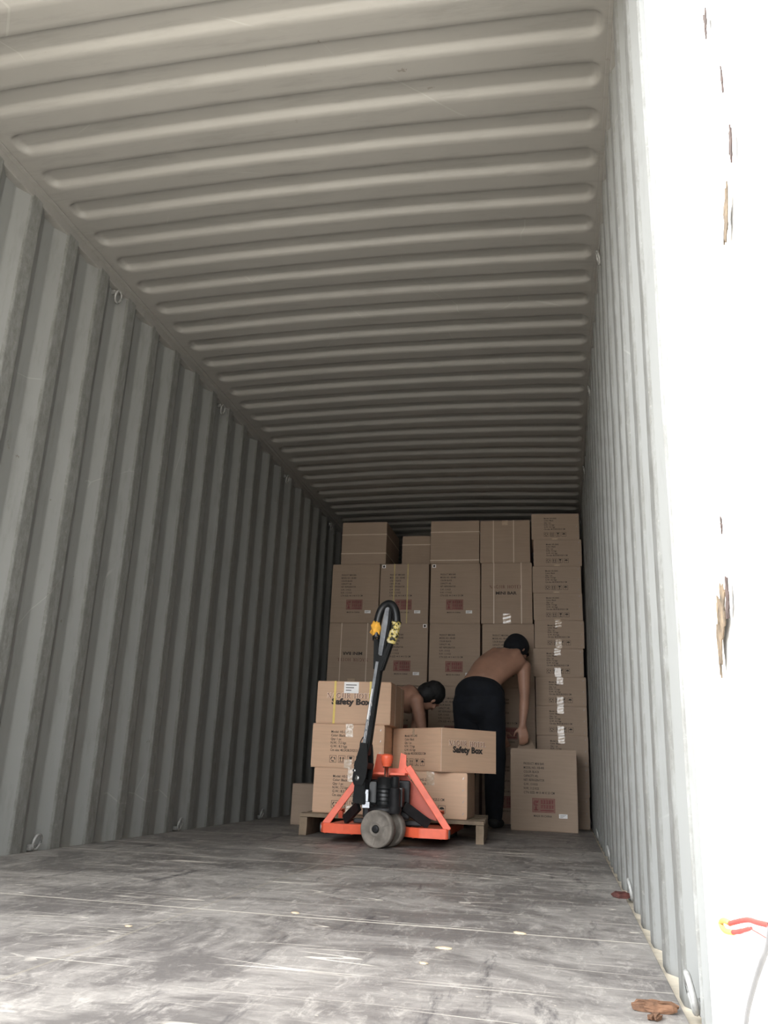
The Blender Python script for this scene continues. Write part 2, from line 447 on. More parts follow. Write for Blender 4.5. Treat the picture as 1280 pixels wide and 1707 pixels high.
# right door leaf, swung open toward the viewer
bm = bmesh.new()
box(bm, (0, -1.14, -.12), (.05, 0, 2.66), 0, .006)
for z0, z1 in ((-.12, -.04), (2.56, 2.66)): box(bm, (-.006, -1.14, z0), (.0, 0, z1), 0, .001)
door = tag(obj('door_1', bm, M_post), kind='structure')
door.location = (2.350, Y0-.006, 0); door.rotation_euler = (0, 0, math.radians(2.2))
bm = bmesh.new(); box(bm, (-.004, -.018, -.12), (.012, -.004, 2.6), 0, .003)
obj('door_gasket', bm, simple('pale_rubber_gasket', (.60, .60, .60), .6), door)
for z in (.25, .95, 1.65, 2.35):
    bm = bmesh.new(); tube(bm, [(.075, 0, z-.06), (.075, 0, z+.06)], .014, 14); box(bm, (.03, -.10, z-.035), (.07, -.0, z+.035), 0, .004)
    obj('door_hinge', bm, M_steel, door)
# damage patches on the door leaf inner face: irregular, paint missing down to rust
def patch(parent, y, z, ry, rz, mat, seed, lean=0.0):
    bm = bmesh.new(); c = bm.verts.new((-.0078, y, z)); R = []
    m = 40
    for k in range(m):
        a = 2*PI*k/m
        q = 1+.75*noise.noise(Vector((math.cos(a)*2.6, math.sin(a)*2.6, seed*3.1)))
        R.append(bm.verts.new((-.0078, y+ry*q*math.cos(a)+lean*rz*math.sin(a), z+rz*q*math.sin(a))))
    for k in range(m): bm.faces.new((c, R[k], R[(k+1) % m]))
    t = bmesh.ops.extrude_face_region(bm, geom=bm.faces[:])
    bmesh.ops.translate(bm, vec=(.0015, 0, 0), verts=[v for v in t['geom'] if isinstance(v, bmesh.types.BMVert)])
    bmesh.ops.recalc_face_normals(bm, faces=bm.faces[:])
    return obj('rust_patch', bm, mat, parent)

# lashing rings welded into the recesses
def ring_mesh(s, up):
    bm = bmesh.new()
    box(bm, (-.012, -.016, -.012), (.012, .016, .012), 0, .003)
    pts = []
    for k in range(20):
        a = 2*PI*k/20
        pts.append((s*(.022+.006*math.sin(a)), .026*math.cos(a), (-.022 if up else .022)+.030*math.sin(a)))
    tube(bm, pts, .0055, 8, closed=True)
    return bm
for wall, x, s in ((wl, 0, 1), (wr, W, -1)):
    protos = {}
    for k in range(7):
        y = 3.365-1.39+1.39*k
        for up in (True, False):
            if up not in protos:
                protos[up] = obj('lashing_ring', ring_mesh(s, up), M_ring, wall); o = protos[up]
            else:
                o = protos[up].copy(); COL.objects.link(o); o.parent = wall
            o.location = (x-s*.022, y if (up or s > 0) else y-.285, 2.628 if up else .012)

# ================================================================== PRINTING
_tc = {}
def text_geo(s, size=1.0, off=0.0, sx=1.0):
    key = (s, off)
    if key not in _tc:
        cu = bpy.data.curves.new('t', 'FONT'); cu.body = s; cu.size = 1.0; cu.offset = off; cu.resolution_u = 2
        to = bpy.data.objects.new('t', cu); COL.objects.link(to)
        dg = bpy.context.evaluated_depsgraph_get(); dg.update()
        me = bpy.data.meshes.new_from_object(to.evaluated_get(dg))
        _tc[key] = ([(v.co.x, v.co.y) for v in me.vertices], [tuple(p.vertices) for p in me.polygons])
        bpy.data.objects.remove(to); bpy.data.meshes.remove(me); bpy.data.curves.remove(cu)
    vs, fs = _tc[key]
    return [(x*size*sx, y*size) for x, y in vs], fs
class Face:
    """maps (u,v) print coordinates of one carton side to 3-D; u from its left edge, v from its bottom"""
    def __init__(s, bm, which, w, d, h, flip=False):
        s.bm = bm; s.flip = flip; s.h = h
        o = .0009
        if which == 'F': s.W = w; s.f = lambda u, v, e=0: Vector((-w/2+u, -d/2-o-e, v))
        if which == 'R': s.W = d; s.f = lambda u, v, e=0: Vector((w/2+o+e, -d/2+u, v))
        if which == 'L': s.W = d; s.f = lambda u, v, e=0: Vector((-w/2-o-e, d/2-u, v))
    def pt(s, u, v, e=0):
        if s.flip: u, v = s.W-u, s.h-v
        return s.f(u, v, e)
    def poly(s, pts, mat, e=0):
        try: f = s.bm.faces.new([s.bm.verts.new(s.pt(u, v, e)) for u, v in pts]); f.material_index = mat
        except ValueError: pass
    def rect(s, u0, v0, u1, v1, mat, e=0): s.poly([(u0, v0), (u1, v0), (u1, v1), (u0, v1)], mat, e)
    def line(s, a, b, t, mat, e=0):
        dx, dy = b[0]-a[0], b[1]-a[1]; L = math.hypot(dx, dy) or 1; nx, ny = -dy/L*t/2, dx/L*t/2
        s.poly([(a[0]-nx, a[1]-ny), (b[0]-nx, b[1]-ny), (b[0]+nx, b[1]+ny), (a[0]+nx, a[1]+ny)], mat, e)
    def frame(s, u0, v0, u1, v1, t, mat):
        s.rect(u0, v0, u1, v0+t, mat); s.rect(u0, v1-t, u1, v1, mat); s.rect(u0, v0, u0+t, v1, mat); s.rect(u1-t, v0, u1, v1, mat)
    def text(s, t, u, v, size, mat, width=None, off=.0, e=0):
        vs, fs = text_geo(t, 1, off)
        if not vs: return
        x0 = min(p[0] for p in vs); x1 = max(p[0] for p in vs); sx = (width/(x1-x0)) if width else size
        V = [s.bm.verts.new(s.pt(u+(x-x0)*sx, v+y*size, e)) for x, y in vs]
        for f in fs:
            try: q = s.bm.faces.new([V[i] for i in f]); q.material_index = mat
            except ValueError: pass
def arc(cx, cy_, rx, ry, a0, a1, n=8):
    return [(cx+rx*math.cos(math.radians(a0+(a1-a0)*i/n)), cy_+ry*math.sin(math.radians(a0+(a1-a0)*i/n))) for i in range(n+1)]
T, t_ = .16, .055
GL = {  # serif capitals: (width, [(polyline, stroke)])
 'N': (.86, [([(.16, 0), (.16, 1)], t_), ([(.12, 1), (.72, 0)], T), ([(.72, 0), (.72, 1)], t_), ([(.02, .03), (.30, .03)], .05), ([(.0, .97), (.2, .97)], .05), ([(.58, .97), (.86, .97)], .05)]),
 'A': (.84, [([(.10, 0), (.42, 1)], t_), ([(.42, 1), (.72, 0)], T), ([(.2, .33), (.62, .33)], .05), ([(0, .03), (.24, .03)], .05), ([(.56, .03), (.86, .03)], .05)]),
 'G': (.84, [(arc(.44, .5, .36, .46, 50, 180), T), (arc(.44, .5, .36, .46, 180, 310), T*.9), ([(.70, .06), (.70, .42)], T*.8), ([(.54, .42), (.84, .42)], .05), ([(.70, .98), (.70, .70)], .05)]),
 'J': (.5, [([(.30, 1), (.30, .15)], T), (arc(.16, .12, .14, .2, 0, -150), .09), ([(.14, .97), (.46, .97)], .05)]),
 'I': (.40, [([(.2, 0), (.2, 1)], T), ([(.04, .03), (.36, .03)], .05), ([(.04, .97), (.36, .97)], .05)]),
 'R': (.82, [([(.18, 0), (.18, 1)], T), (arc(.36, .73, .26, .24, 90, -90), T*.8), ([(.18, .97), (.38, .97)], .05), ([(.18, .49), (.38, .49)], .05), ([(.38, .49), (.72, .0)], T), ([(.02, .03), (.34, .03)], .05), ([(.02, .97), (.2, .97)], .05), ([(.62, .03), (.84, .03)], .05)]),
 'H': (.90, [([(.18, 0), (.18, 1)], T), ([(.72, 0), (.72, 1)], T), ([(.18, .5), (.72, .5)], .06), ([(.02, .03), (.34, .03)], .05), ([(.02, .97), (.34, .97)], .05), ([(.56, .03), (.88, .03)], .05), ([(.56, .97), (.88, .97)], .05)]),
 'O': (.90, [(arc(.45, .5, .36, .46, -60, 60), T), (arc(.45, .5, .36, .46, 120, 240), T), (arc(.45, .5, .36, .46, 60, 120), .07), (arc(.45, .5, .36, .46, 240, 300), .07)]),
 'T': (.76, [([(.38, 0), (.38, 1)], T), ([(.04, .96), (.72, .96)], .06), ([(.05, .97), (.05, .74)], .05), ([(.71, .97), (.71, .74)], .05), ([(.22, .03), (.54, .03)], .05)]),
 'E': (.74, [([(.18, 0), (.18, 1)], T), ([(.18, .97), (.66, .97)], .06), ([(.18, .52), (.5, .52)], .05), ([(.18, .03), (.68, .03)], .06), ([(.66, .97), (.66, .76)], .05), ([(.68, .03), (.68, .26)], .05), ([(.04, .03), (.2, .03)], .05), ([(.04, .97), (.2, .97)], .05)]),
 'L': (.70, [([(.18, 0), (.18, 1)], T), ([(.18, .03), (.64, .03)], .06), ([(.64, .03), (.64, .28)], .05), ([(.04, .03), (.2, .03)], .05), ([(.04, .97), (.34, .97)], .05)]),
 ' ': (.45, [])}
def serif(F, txt, u, v, hgt, width, mat, e=0, grow=0):
    tw = sum(GL[c][0]+.1 for c in txt)-.1; sx = width/tw; x = u
    for c in txt:
        for pl, th in GL[c][1]:
            for a, b in zip(pl, pl[1:]):
                F.line((x+a[0]*sx, v+a[1]*hgt), (x+b[0]*sx, v+b[1]*hgt), th*hgt*.9+grow, mat, e)
        x += (GL[c][0]+.1)*sx
# material slots for cartons
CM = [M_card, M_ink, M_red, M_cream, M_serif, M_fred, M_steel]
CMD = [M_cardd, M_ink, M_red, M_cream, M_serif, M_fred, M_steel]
INK, RED, CRM, SRF = 1, 2, 3, 4
def icons(F, u, v, s, gap):
    th = s*.05
    for k in range(4):
        x = u+k*(s+gap); F.frame(x, v, x+s, v+s, th, INK)
        cx, cy_ = x+s/2, v+s/2
        if k == 0:
            for a in range(3):
                p = arc(cx, cy_, s*.28, s*.28, 90+a*120+12, 90+a*120+88, 4)
                for q, r in zip(p, p[1:]): F.line(q, r, s*.13, INK)
                q = p[-1]; F.poly([(q[0]-s*.09, q[1]), (q[0]+s*.09, q[1]), (q[0], q[1]-s*.14)], INK)
        if k == 1:
            for d in (-.2, .2):
                F.rect(cx+(d-.05)*s, v+.22*s, cx+(d+.05)*s, v+.6*s, INK); F.poly([(cx+(d-.15)*s, v+.58*s), (cx+(d+.15)*s, v+.58*s), (cx+d*s, v+.85*s)], INK)
            F.rect(cx-.35*s, v+.14*s, cx+.35*s, v+.2*s, INK)
        if k == 2:
            F.poly([(cx-.24*s, v+.86*s), (cx-.18*s, v+.55*s), (cx+.18*s, v+.55*s), (cx+.24*s, v+.86*s)], INK); F.rect(cx-.04*s, v+.2*s, cx+.04*s, v+.56*s, INK); F.rect(cx-.2*s, v+.14*s, cx+.2*s, v+.21*s, INK)
        if k == 3:
            F.poly(arc(cx, v+.5*s, s*.34, s*.3, 0, 180, 8), INK); F.rect(cx-.025*s, v+.2*s, cx+.025*s, v+.52*s, INK); F.rect(cx-.025*s, v+.17*s, cx+.12*s, v+.22*s, INK)
def print_info(F, h):
    w = F.W; sz = h*.040
    lines = ['PRODUCT: MINI BAR', 'MODEL NO.: XB-40E', 'COLOR: BLACK', 'CAPACITY: 40L', 'NET: REFRIGERATOR', 'G.W.: 13 KGS', 'N.W.: 11.5 KGS', 'CTN SIZE: 44 X 44 X 53 CM']
    wd = [.31, .31, .235, .22, .31, .21, .23, .46]
    for i, (l, q) in enumerate(zip(lines, wd)):
        F.text(l, .20*w, h*(1-.185-.0505*i)-sz*.35, sz, INK, width=q*w, off=.012)
    a, b, c, d = .325*w, h*.225, .665*w, h*.395
    F.rect(a, b, c, d, 5, -.0004); F.frame(a, b, c, d, .003, RED)
    # emblem: bird-like curl above a plinth, then two rows of block characters
    cx, cy_ = a+.055*w, b+.11*h
    for rad in (.030, .018):
        p = arc(cx, cy_, rad*w*1.15, rad*h*1.0, 30, 320, 12)
        for q, r in zip(p, p[1:]): F.line(q, r, .010*w, RED)
    F.poly([(cx-.01*w, cy_), (cx+.045*w, cy_+.045*h), (cx+.03*w, cy_+.005*h)], RED)
    F.rect(cx-.03*w, b+.022*h, cx+.03*w, b+.036*h, RED); F.rect(cx-.012*w, b+.036*h, cx+.012*w, b+.07*h, RED)
    rnd = random.Random(3)
    for row, (v0, hh, n) in enumerate(((b+.105*h, .045*h, 5), (b+.05*h, .04*h, 5))):
        cw = .2*w/n
        for k in range(n):
            x = a+.125*w+k*cw
            for j in range(3): F.rect(x, v0+hh*j*.4, x+cw*.82, v0+hh*(j*.4+.22), RED)
            F.rect(x+cw*rnd.uniform(.2, .5), v0, x+cw*rnd.uniform(.55, .7), v0+hh*1.02, RED)
    F.rect(a+.12*w, b+.018*h, c-.02*w, b+.032*h, RED)
    F.text('MADE IN CHINA', .345*w, h*.17, sz*.85, INK, width=.27*w, off=.012)
def print_bar(F, h):
    w = F.W
    serif(F, 'NAGJIR HOTEL', .165*w, h*.575, h*.052, .64*w, SRF)
    F.text('MINI BAR', .29*w, h*.475, h*.068, INK, width=.41*w, off=.03)
def print_model(F, h, sz=None):
    w = F.W
    lines = [('Model: HS-2043', .26), ('Color: Black', .20), ('Qty: 1 pc', .145), ('N.W.: 7.5 kgs', .215), ('G.W.: 8.3 kgs', .23), ('Ctn size: 48.5X38.5X25.5 CM', .44)]
    for i, (l, q) in enumerate(lines):
        F.text(l, .265*w, h*(.79-.083*i), h*.078, INK, width=q*w, off=.018)
    icons(F, .26*w, h*.115, h*.165, .028*w)
def print_safety(F, h):
    w = F.W
    serif(F, 'NAGJIR HOTEL', .14*w-.0015, h*.605, h*.118, .66*w, CRM, 0, .0045)
    serif(F, 'NAGJIR HOTEL', .14*w, h*.60, h*.118, .66*w, SRF, .0004)
    F.text('Safety Box', .205*w, h*.455, h*.19, INK, width=.54*w, off=.055, e=.0008)

def carton_body(w, d, h, prints, seed=0, bev=.004):
    bm = bmesh.new(); t = bmesh.new(); bmesh.ops.create_cube(t, size=1)
    for v in t.verts: v.co = Vector((v.co.x*w, v.co.y*d, (v.co.z+.5)*(h-.006)+.003))
    bmesh.ops.bevel(t, geom=t.edges[:], offset=bev, segments=2, affect='EDGES'); merge(bm, t, 0)
    # outer closing flaps top and bottom, meeting in a slit along the middle
    for z0, z1 in ((h-.004, h), (0, .004)):
        for a, b in ((-d/2+.001, -.002), (.002, d/2-.001)):
            box(bm, (-w/2+.001, a, z0), (w/2-.001, b, z1), 0, .0012)
    for which, fn, flip in prints: fn(Face(bm, which, w, d, h, flip), h)
    return bm
def strap_loop(root, w, d, h, axis, pos, mat, wid=.012):
    """axis 'V': loop around front/top/back/bottom at u=pos; 'H': around the four sides at height pos; 'S': over left/top/right sides at y=pos"""
    bm = bmesh.new(); o = .0012; t = .0012
    if axis == 'V':
        x = -w/2+pos
        box(bm, (x-wid/2, -d/2-o-t, -.0), (x+wid/2, -d/2-o, h+t)); box(bm, (x-wid/2, d/2+o, 0), (x+wid/2, d/2+o+t, h+t))
        box(bm, (x-wid/2, -d/2-o, h), (x+wid/2, d/2+o, h+t))
    elif axis == 'H':
        for s in (-1, 1):
            a, b = sorted((s*(d/2+o), s*(d/2+o+t))); box(bm, (-w/2-o-t, a, pos-wid/2), (w/2+o+t, b, pos+wid/2))
            a, b = sorted((s*(w/2+o), s*(w/2+o+t))); box(bm, (a, -d/2-o, pos-wid/2), (b, d/2+o, pos+wid/2))
    else:
        y = -d/2+pos
        for s in (-1, 1):
            a, b = sorted((s*(w/2+o), s*(w/2+o+t))); box(bm, (a, y-wid/2, 0), (b, y+wid/2, h+t))
        box(bm, (-w/2-o, y-wid/2, h), (w/2+o, y+wid/2, h+t))
    return obj('strap', bm, mat, root)
def sticker(root, w, d, h, u, v, sw, sh, name='paper_label', mat=None, lines=True, face='F', dot=False):
    bm = bmesh.new(); F = Face(bm, face, w, d, h)
    F.rect(u, v, u+sw, v+sh, 0, .0008)
    if lines:
        for k in range(3): F.rect(u+sw*.12, v+sh*(.22+.24*k), u+sw*(.5+.35*((k*7) % 3)/2), v+sh*(.29+.24*k), 1, .0012)
    if dot: F.poly([(u+sw/2+sw*.28*math.cos(a*PI/5), v+sh/2+sh*.36*math.sin(a*PI/5)) for a in range(10)], 1, .0012)
    return obj(name, bm, [mat or M_white, M_ink], root)
def tape(root, w, d, h, u, v, sw, sh, face='F', wrap=None):
    bm = bmesh.new(); F = Face(bm, face, w, d, h); n = 5
    V = [[bm.verts.new(F.pt(u+sw*i+(.002*math.sin(j*2.1)), v+sh*j/n, .0006+.0006*((j+i) % 2))) for i in (0, 1)] for j in range(n+1)]
    for j in range(n): bm.faces.new((V[j][0], V[j][1], V[j+1][1], V[j+1][0]))
    if wrap: box(bm, (-w/2+u, -d/2-.0012, h), (-w/2+u+sw, -d/2+.10, h+.0008))
    return obj('packing_tape', bm, M_tape, root)
def staples(F, h, side=1, n=4):
    for k in range(n):
        u = (F.W-.022) if side > 0 else .022; v = h*(.12+.76*k/(n-1))
        F.line((u-.003, v-.006), (u+.003, v+.006), .0025, 6, .0004)

# ================================================================== CARTONS OF THE WALL
BW, BD, BH = .432, .55, .529
def place(root, x, y, z, rz=0.0, tilt=(0, 0)): root.location = (x, y, z); root.rotation_euler = (tilt[0], tilt[1], rz)
def proto_info(straps=None, corner=None, mats=CMD, dims=(BW, BD, BH), face2=None):
    w_, d_, h_ = dims
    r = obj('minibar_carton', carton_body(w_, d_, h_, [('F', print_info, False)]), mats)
    sticker(r, w_, d_, h_, w_*.72, h_*.165, w_*.125, h_*.05, lines=True)
    if straps:
        for p in straps[0]: strap_loop(r, w_, d_, h_, 'V', p*w_, straps[1], .009)
    if corner is not None: sticker(r, w_, d_, h_, w_*corner, h_*.93, .032, .030, name='corner_sticker', lines=False, dot=True)
    return r
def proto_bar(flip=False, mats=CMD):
    r = obj('minibar_carton', carton_body(BW, BD, BH, [('F', print_bar, flip)]), mats)
    for p in ((.25, .79) if not flip else (.26, .80)): strap_loop(r, BW, BD, BH, 'V', p*BW, M_wst, .008)
    tape(r, BW, BD, BH, BW*.43, .0, .065, .085 if not flip else .05)
    return r
pi_plain = proto_info(); pi_strap = proto_info(((.29, .57), simple('old_yellow_strap', (.55, .42, .16), .4)), .03)
pi_cl = proto_info(None, .03); pi_cr = proto_info(None, .90)
pb = proto_bar(); pbf = proto_bar(True)
used = set()
def use(p):
    if p.name not in used: used.add(p.name); return p
    return copy_tree(p)
COLX = [.372, .812, 1.262, 1.708]
YF = 7.10
cols = ['leftmost column', 'second column from left', 'third column from left', 'fourth column from left']
grid = {  # row from the floor -> protos
 3: [(pi_plain, 'brown minibar carton with faint red logo, top printed row, {}'), (pi_strap, 'minibar carton with two vertical yellow straps over its print, {}'),
     (pi_cl, 'minibar carton with corner sticker and red logo, top printed row, {}'), (pb, 'carton with upright MINI BAR print between two pale straps, {}')],
 2: [(pbf, 'carton with upside-down MINI BAR print above the pallet load, {}'), (pi_cr, 'minibar carton beside the jack handle, sticker at top right, {}'),
     (pi_plain, 'minibar carton just left of the bending man, {}'), (pi_plain, 'minibar carton partly covered by the black cap, {}')],
 1: [(pi_plain, 'minibar carton behind the yellow-strapped safety box carton, {}'), (pi_plain, 'minibar carton behind the stooping person\'s back, {}'),
     (pi_plain, 'minibar carton seen low between the two workers, {}'), (pi_plain, 'minibar carton behind the bending man\'s hanging arm, {}')],
 0: [(pi_plain, 'bottom minibar carton behind the left pallet stack, {}'), (pi_plain, 'bottom minibar carton behind the stooping person, {}'),
     (pi_plain, 'bottom minibar carton behind the pallet\'s right half, {}'), (pi_plain, 'bottom minibar carton behind the bending man\'s legs, {}')]}
rnd = random.Random(5)
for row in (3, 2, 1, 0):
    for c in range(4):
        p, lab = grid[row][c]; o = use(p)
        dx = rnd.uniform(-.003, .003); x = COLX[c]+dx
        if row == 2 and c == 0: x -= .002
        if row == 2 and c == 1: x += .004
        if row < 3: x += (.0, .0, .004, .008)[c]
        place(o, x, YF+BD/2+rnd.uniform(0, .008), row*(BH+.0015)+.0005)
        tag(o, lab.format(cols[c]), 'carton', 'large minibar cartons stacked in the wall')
ZT = 4*(BH+.0015)+.001
# short top row
def top_carton(w_, d_, h_, straps):
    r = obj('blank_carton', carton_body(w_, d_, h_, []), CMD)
    for ax, p in straps: strap_loop(r, w_, d_, h_, ax, p, M_wst, .008)
    return r
a = top_carton(.412, .60, .392, [('H', .10), ('H', .275)])
place(a, .432, YF+.31, ZT); tag(a, 'plain brown carton on top of the stack, nearest the left wall', 'carton', 'plain cartons on top of the wall')
a = top_carton(.262, .34, .325, [('H', .24)])
place(a, .868, 7.36+.17, ZT); tag(a, 'smaller plain carton set back in the gap on top of the carton wall', 'carton', 'plain cartons on top of the wall')
a = top_carton(.430, .52, .388, [('H', .028), ('H', .285)])
place(a, 1.255, YF+.27, ZT); tag(a, 'plain brown carton with two horizontal pale straps, third on top of the wall', 'carton', 'plain cartons on top of the wall')
a = top_carton(.430, .52, .382, [('V', .115), ('V', .29)])
tape(a, .430, .52, .382, .19, .34, .05, .042)
place(a, 1.693, YF+.27, ZT); tag(a, 'plain brown carton with two vertical pale straps, beside the tall stack of small cartons', 'carton', 'plain cartons on top of the wall')

# tall stack of small cartons against the right wall
SW, SD, SH = .392, .44, .2262
def small_proto(tp):
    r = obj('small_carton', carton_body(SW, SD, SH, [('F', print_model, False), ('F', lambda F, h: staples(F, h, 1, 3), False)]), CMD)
    if tp >= 1: tape(r, SW, SD, SH, SW*.42, 0, .050, .012 if tp == 1 else .072)
    if tp >= 2: tape(r, SW, SD, SH, SW*.42, SH-.058, .050, .056)
    return r
sp1, sp2 = small_proto(1), small_proto(2)
order = ['lowest one', 'second from the floor', 'third from the floor', 'fourth from the floor', 'fifth from the floor', 'sixth from the floor',
         'fifth from the top', 'fourth from the top', 'third from the top', 'second from the top', 'topmost']
xo = [2.140, 2.142, 2.144, 2.144, 2.140, 2.130, 2.137, 2.133, 2.127, 2.133, 2.118]
rz = [0, .01, 0, -.012, .008, -.01, .012, 0, .01, .03, .035]
for k in range(11):
    o = use(sp2 if k <= 6 else sp1)
    place(o, xo[k], 6.90+SD/2, k*(SH+.0004)+.0003, rz[k])
    extra = 'with shiny tape' if k <= 6 else 'with icon row'
    tag(o, 'small carton %s, %s in the tall right stack' % (extra, order[k]), 'carton', 'small cartons in the tall stack by the right wall')

# standing minibar carton near the right wall with a raised inner flap
r = proto_info(None, None, CMD, (.468, .42, .560)); r.name = 'minibar_carton'
bm = bmesh.new()
prism(bm, [(-.19, -.05, .556), (-.055, -.05, .556), (-.09, .045, .64), (-.165, .045, .64)], (0, 0, 0), (0, .004, .002), 0)
obj('flap', bm, M_cardd, r)
place(r, 2.003, 6.40+.21, .001, math.radians(1.0))
tag(r, 'single minibar carton standing apart on the floor before the tall right stack', 'carton')

# ================================================================== PALLET AND ITS LOAD
PR = math.radians(3.2)
pal = empty('wooden_pallet', (1.18, 5.0, 0), PR)
tag(pal, 'worn wooden pallet under the safety box cartons, jack forks inside it', 'pallet')
pw, pd = 1.05, .82
def wplank(bm, a, b, seed=0):
    t = bmesh.new(); bmesh.ops.create_cube(t, size=1)
    bmesh.ops.subdivide_edges(t, edges=t.edges[:], cuts=3, use_grid_fill=True)
    for v in t.verts:
        c = Vector(((a[0]+b[0])/2+v.co.x*(b[0]-a[0]), (a[1]+b[1])/2+v.co.y*(b[1]-a[1]), (a[2]+b[2])/2+v.co.z*(b[2]-a[2])))
        v.co = c+Vector([.0018*noise.noise(c*23+Vector((seed, i*7, 0))) for i in range(3)])
    merge(bm, t)
for k, (y0, y1) in enumerate(((-.06, .05), (.12, .22), (.30, .40), (.48, .58), (.66, .76))):
    bm = bmesh.new(); wplank(bm, (-pw/2, y0, .100), (pw/2, y1, .120), k); obj('deck_board', bm, M_wood, pal)
for k, x in enumerate((-pw/2+.022, 0, pw/2-.022)):
    bm = bmesh.new(); wplank(bm, (x-.022, -.06, .0005), (x+.022, .76, .0985), k+9); obj('stringer', bm, M_wood, pal)

def safety_carton(w_, d_, h_, prints, name='safety_box_carton', tape_u=None, st=None):
    r = obj(name, carton_body(w_, d_, h_, prints), CM)
    return r
def pplace(o, x, y, z, rz=0.0): place(o, x, y, z, rz)
# left stack of three
B3 = safety_carton(.44, .44, .252, [('F', print_model, False), ('F', staples, False)])
tape(B3, .44, .44, .252, .205, .252-.075, .045, .075, wrap=True); tape(B3, .44, .44, .252, .205, 0, .045, .05)
pplace(B3, .917, 5.23, .1225, .02)
tag(B3, 'safety box carton resting on the pallet at the bottom of the left stack', 'carton', 'safety box cartons loaded on the pallet')
B2 = copy_tree(B3); pplace(B2, .895, 5.225, .1225+.2525, .01)
tag(B2, 'middle carton of the left pallet stack, model print and handling icons in view', 'carton', 'safety box cartons loaded on the pallet')
B1 = obj('safety_box_carton', carton_body(.455, .48, .25, [('F', print_safety, False)]), CM)
strap_loop(B1, .455, .48, .25, 'V', .455*.245, M_yst, .013); strap_loop(B1, .455, .48, .25, 'V', .455*.725, M_yst, .013)
strap_loop(B1, .455, .48, .25, 'S', .16, M_wst, .010); strap_loop(B1, .455, .48, .25, 'S', .37, M_wst, .010)
sticker(B1, .455, .48, .25, .455*.365, .25*.72, .455*.20, .25*.265)
pplace(B1, .918, 5.24, .1225+.505, .015)
tag(B1, 'topmost safety box carton with yellow straps and a white paper label', 'carton', 'safety box cartons loaded on the pallet')
# right lower carton and the turned one on top
R1 = copy_tree(B3); pplace(R1, 1.388, 5.235, .1225, .0)
tag(R1, 'lower right carton on the pallet, half hidden by the orange jack frame', 'carton', 'safety box cartons loaded on the pallet')
TW, TD, TH = .43, .47, .245
R2 = obj('safety_box_carton', carton_body(TW, TD, TH, [('L', print_model, False), ('L', lambda F, h: staples(F, h, -1), False), ('F', print_safety, False)]), CM)
tape(R2, TW, TD, TH, .20, TH-.05, .022, .05, face='L')
bm = bmesh.new(); F = Face(bm, 'F', TW, TD, TH); F.rect(.001, .003, .006, TH-.003, 0, .0004); obj('corner_tape', bm, M_cream, R2)
R2.location = (1.437, 5.264, .1225+.2535); R2.rotation_euler = (0, 0, math.radians(47))
tag(R2, 'safety box carton turned corner-first on the right side of the pallet load', 'carton', 'safety box cartons loaded on the pallet')
# carton behind, low left
e = obj('blank_carton', carton_body(.27, .40, .262, []), CMD); place(e, .482, 5.93, .001, .0)
tape(e, .27, .40, .262, .16, .2, .05, .06)
tag(e, 'plain brown carton on the floor behind the left end of the pallet', 'carton')

# ================================================================== PALLET JACK
J = empty('hand_pallet_jack', (1.23, 4.50, 0))
tag(J, 'orange hand pallet jack with black tow handle and grey steering wheels', 'pallet jack')
def jo(name, bm, mat, parent=None, smooth=False):
    o = obj(name, bm, mat, parent or J, smooth)
    if (parent is None): o.matrix_parent_inverse = Matrix.Translation((-1.23, -4.50, 0))
    return o
def L_(*p): return p
# carriage cross member (orange), with chamfered face that steps back around the wheels
bm = bmesh.new()
for pts in ([(.885, 4.56), (.905, 4.535), (1.02, 4.52), (1.11, 4.56), (1.11, 4.60), (.885, 4.60)],
            [(1.33, 4.56), (1.42, 4.52), (1.555, 4.530), (1.565, 4.545), (1.555, 4.58), (1.33, 4.60)]):
    prism(bm, [(x, y, .048) for x, y in pts], (0, 0, 0), (0, 0, .048), 0, .003)
box(bm, (.90, 4.60, .055), (1.51, 4.70, .085), 0, .003)
jo('cross_member', bm, M_orange)
for x0, x1 in ((.895, 1.045), (1.37, 1.52)):
    bm = bmesh.new()
    prism(bm, [(x0, 4.60, .04), (x0, 4.60, .082), (x0+.012, 4.60, .09), (x1-.012, 4.60, .09), (x1, 4.60, .082), (x1, 4.60, .04), (x1-.006, 4.60, .04), (x1-.006, 4.60, .08), (x0+.006, 4.60, .08), (x0+.006, 4.60, .04)], (0, 0, 0), (0, 1.05, 0), 0)
    box(bm, (x0+.01, 5.65, .05), (x1-.01, 5.68, .088), 0, .006)
    f = jo('fork', bm, M_orange)
    bm = bmesh.new()
    for y in (5.42, 5.53): lathe(bm, [(-.045, .030), (-.043, .037), (.043, .037), (.045, .030)], ((x0+x1)/2, y, .0375), (1, 0, 0), 20)
    jo('load_roller', bm, M_wheelr, f)
for x, s in ((.893, -1), (1.555, 1)):
    bm = bmesh.new(); lathe(bm, [(-.007, .018), (-.006, .025), (.006, .025), (.007, .018)], (x+s*.006, 4.58, .073), (1, 0, 0), 20)
    jo('corner_bumper', bm, M_steel)
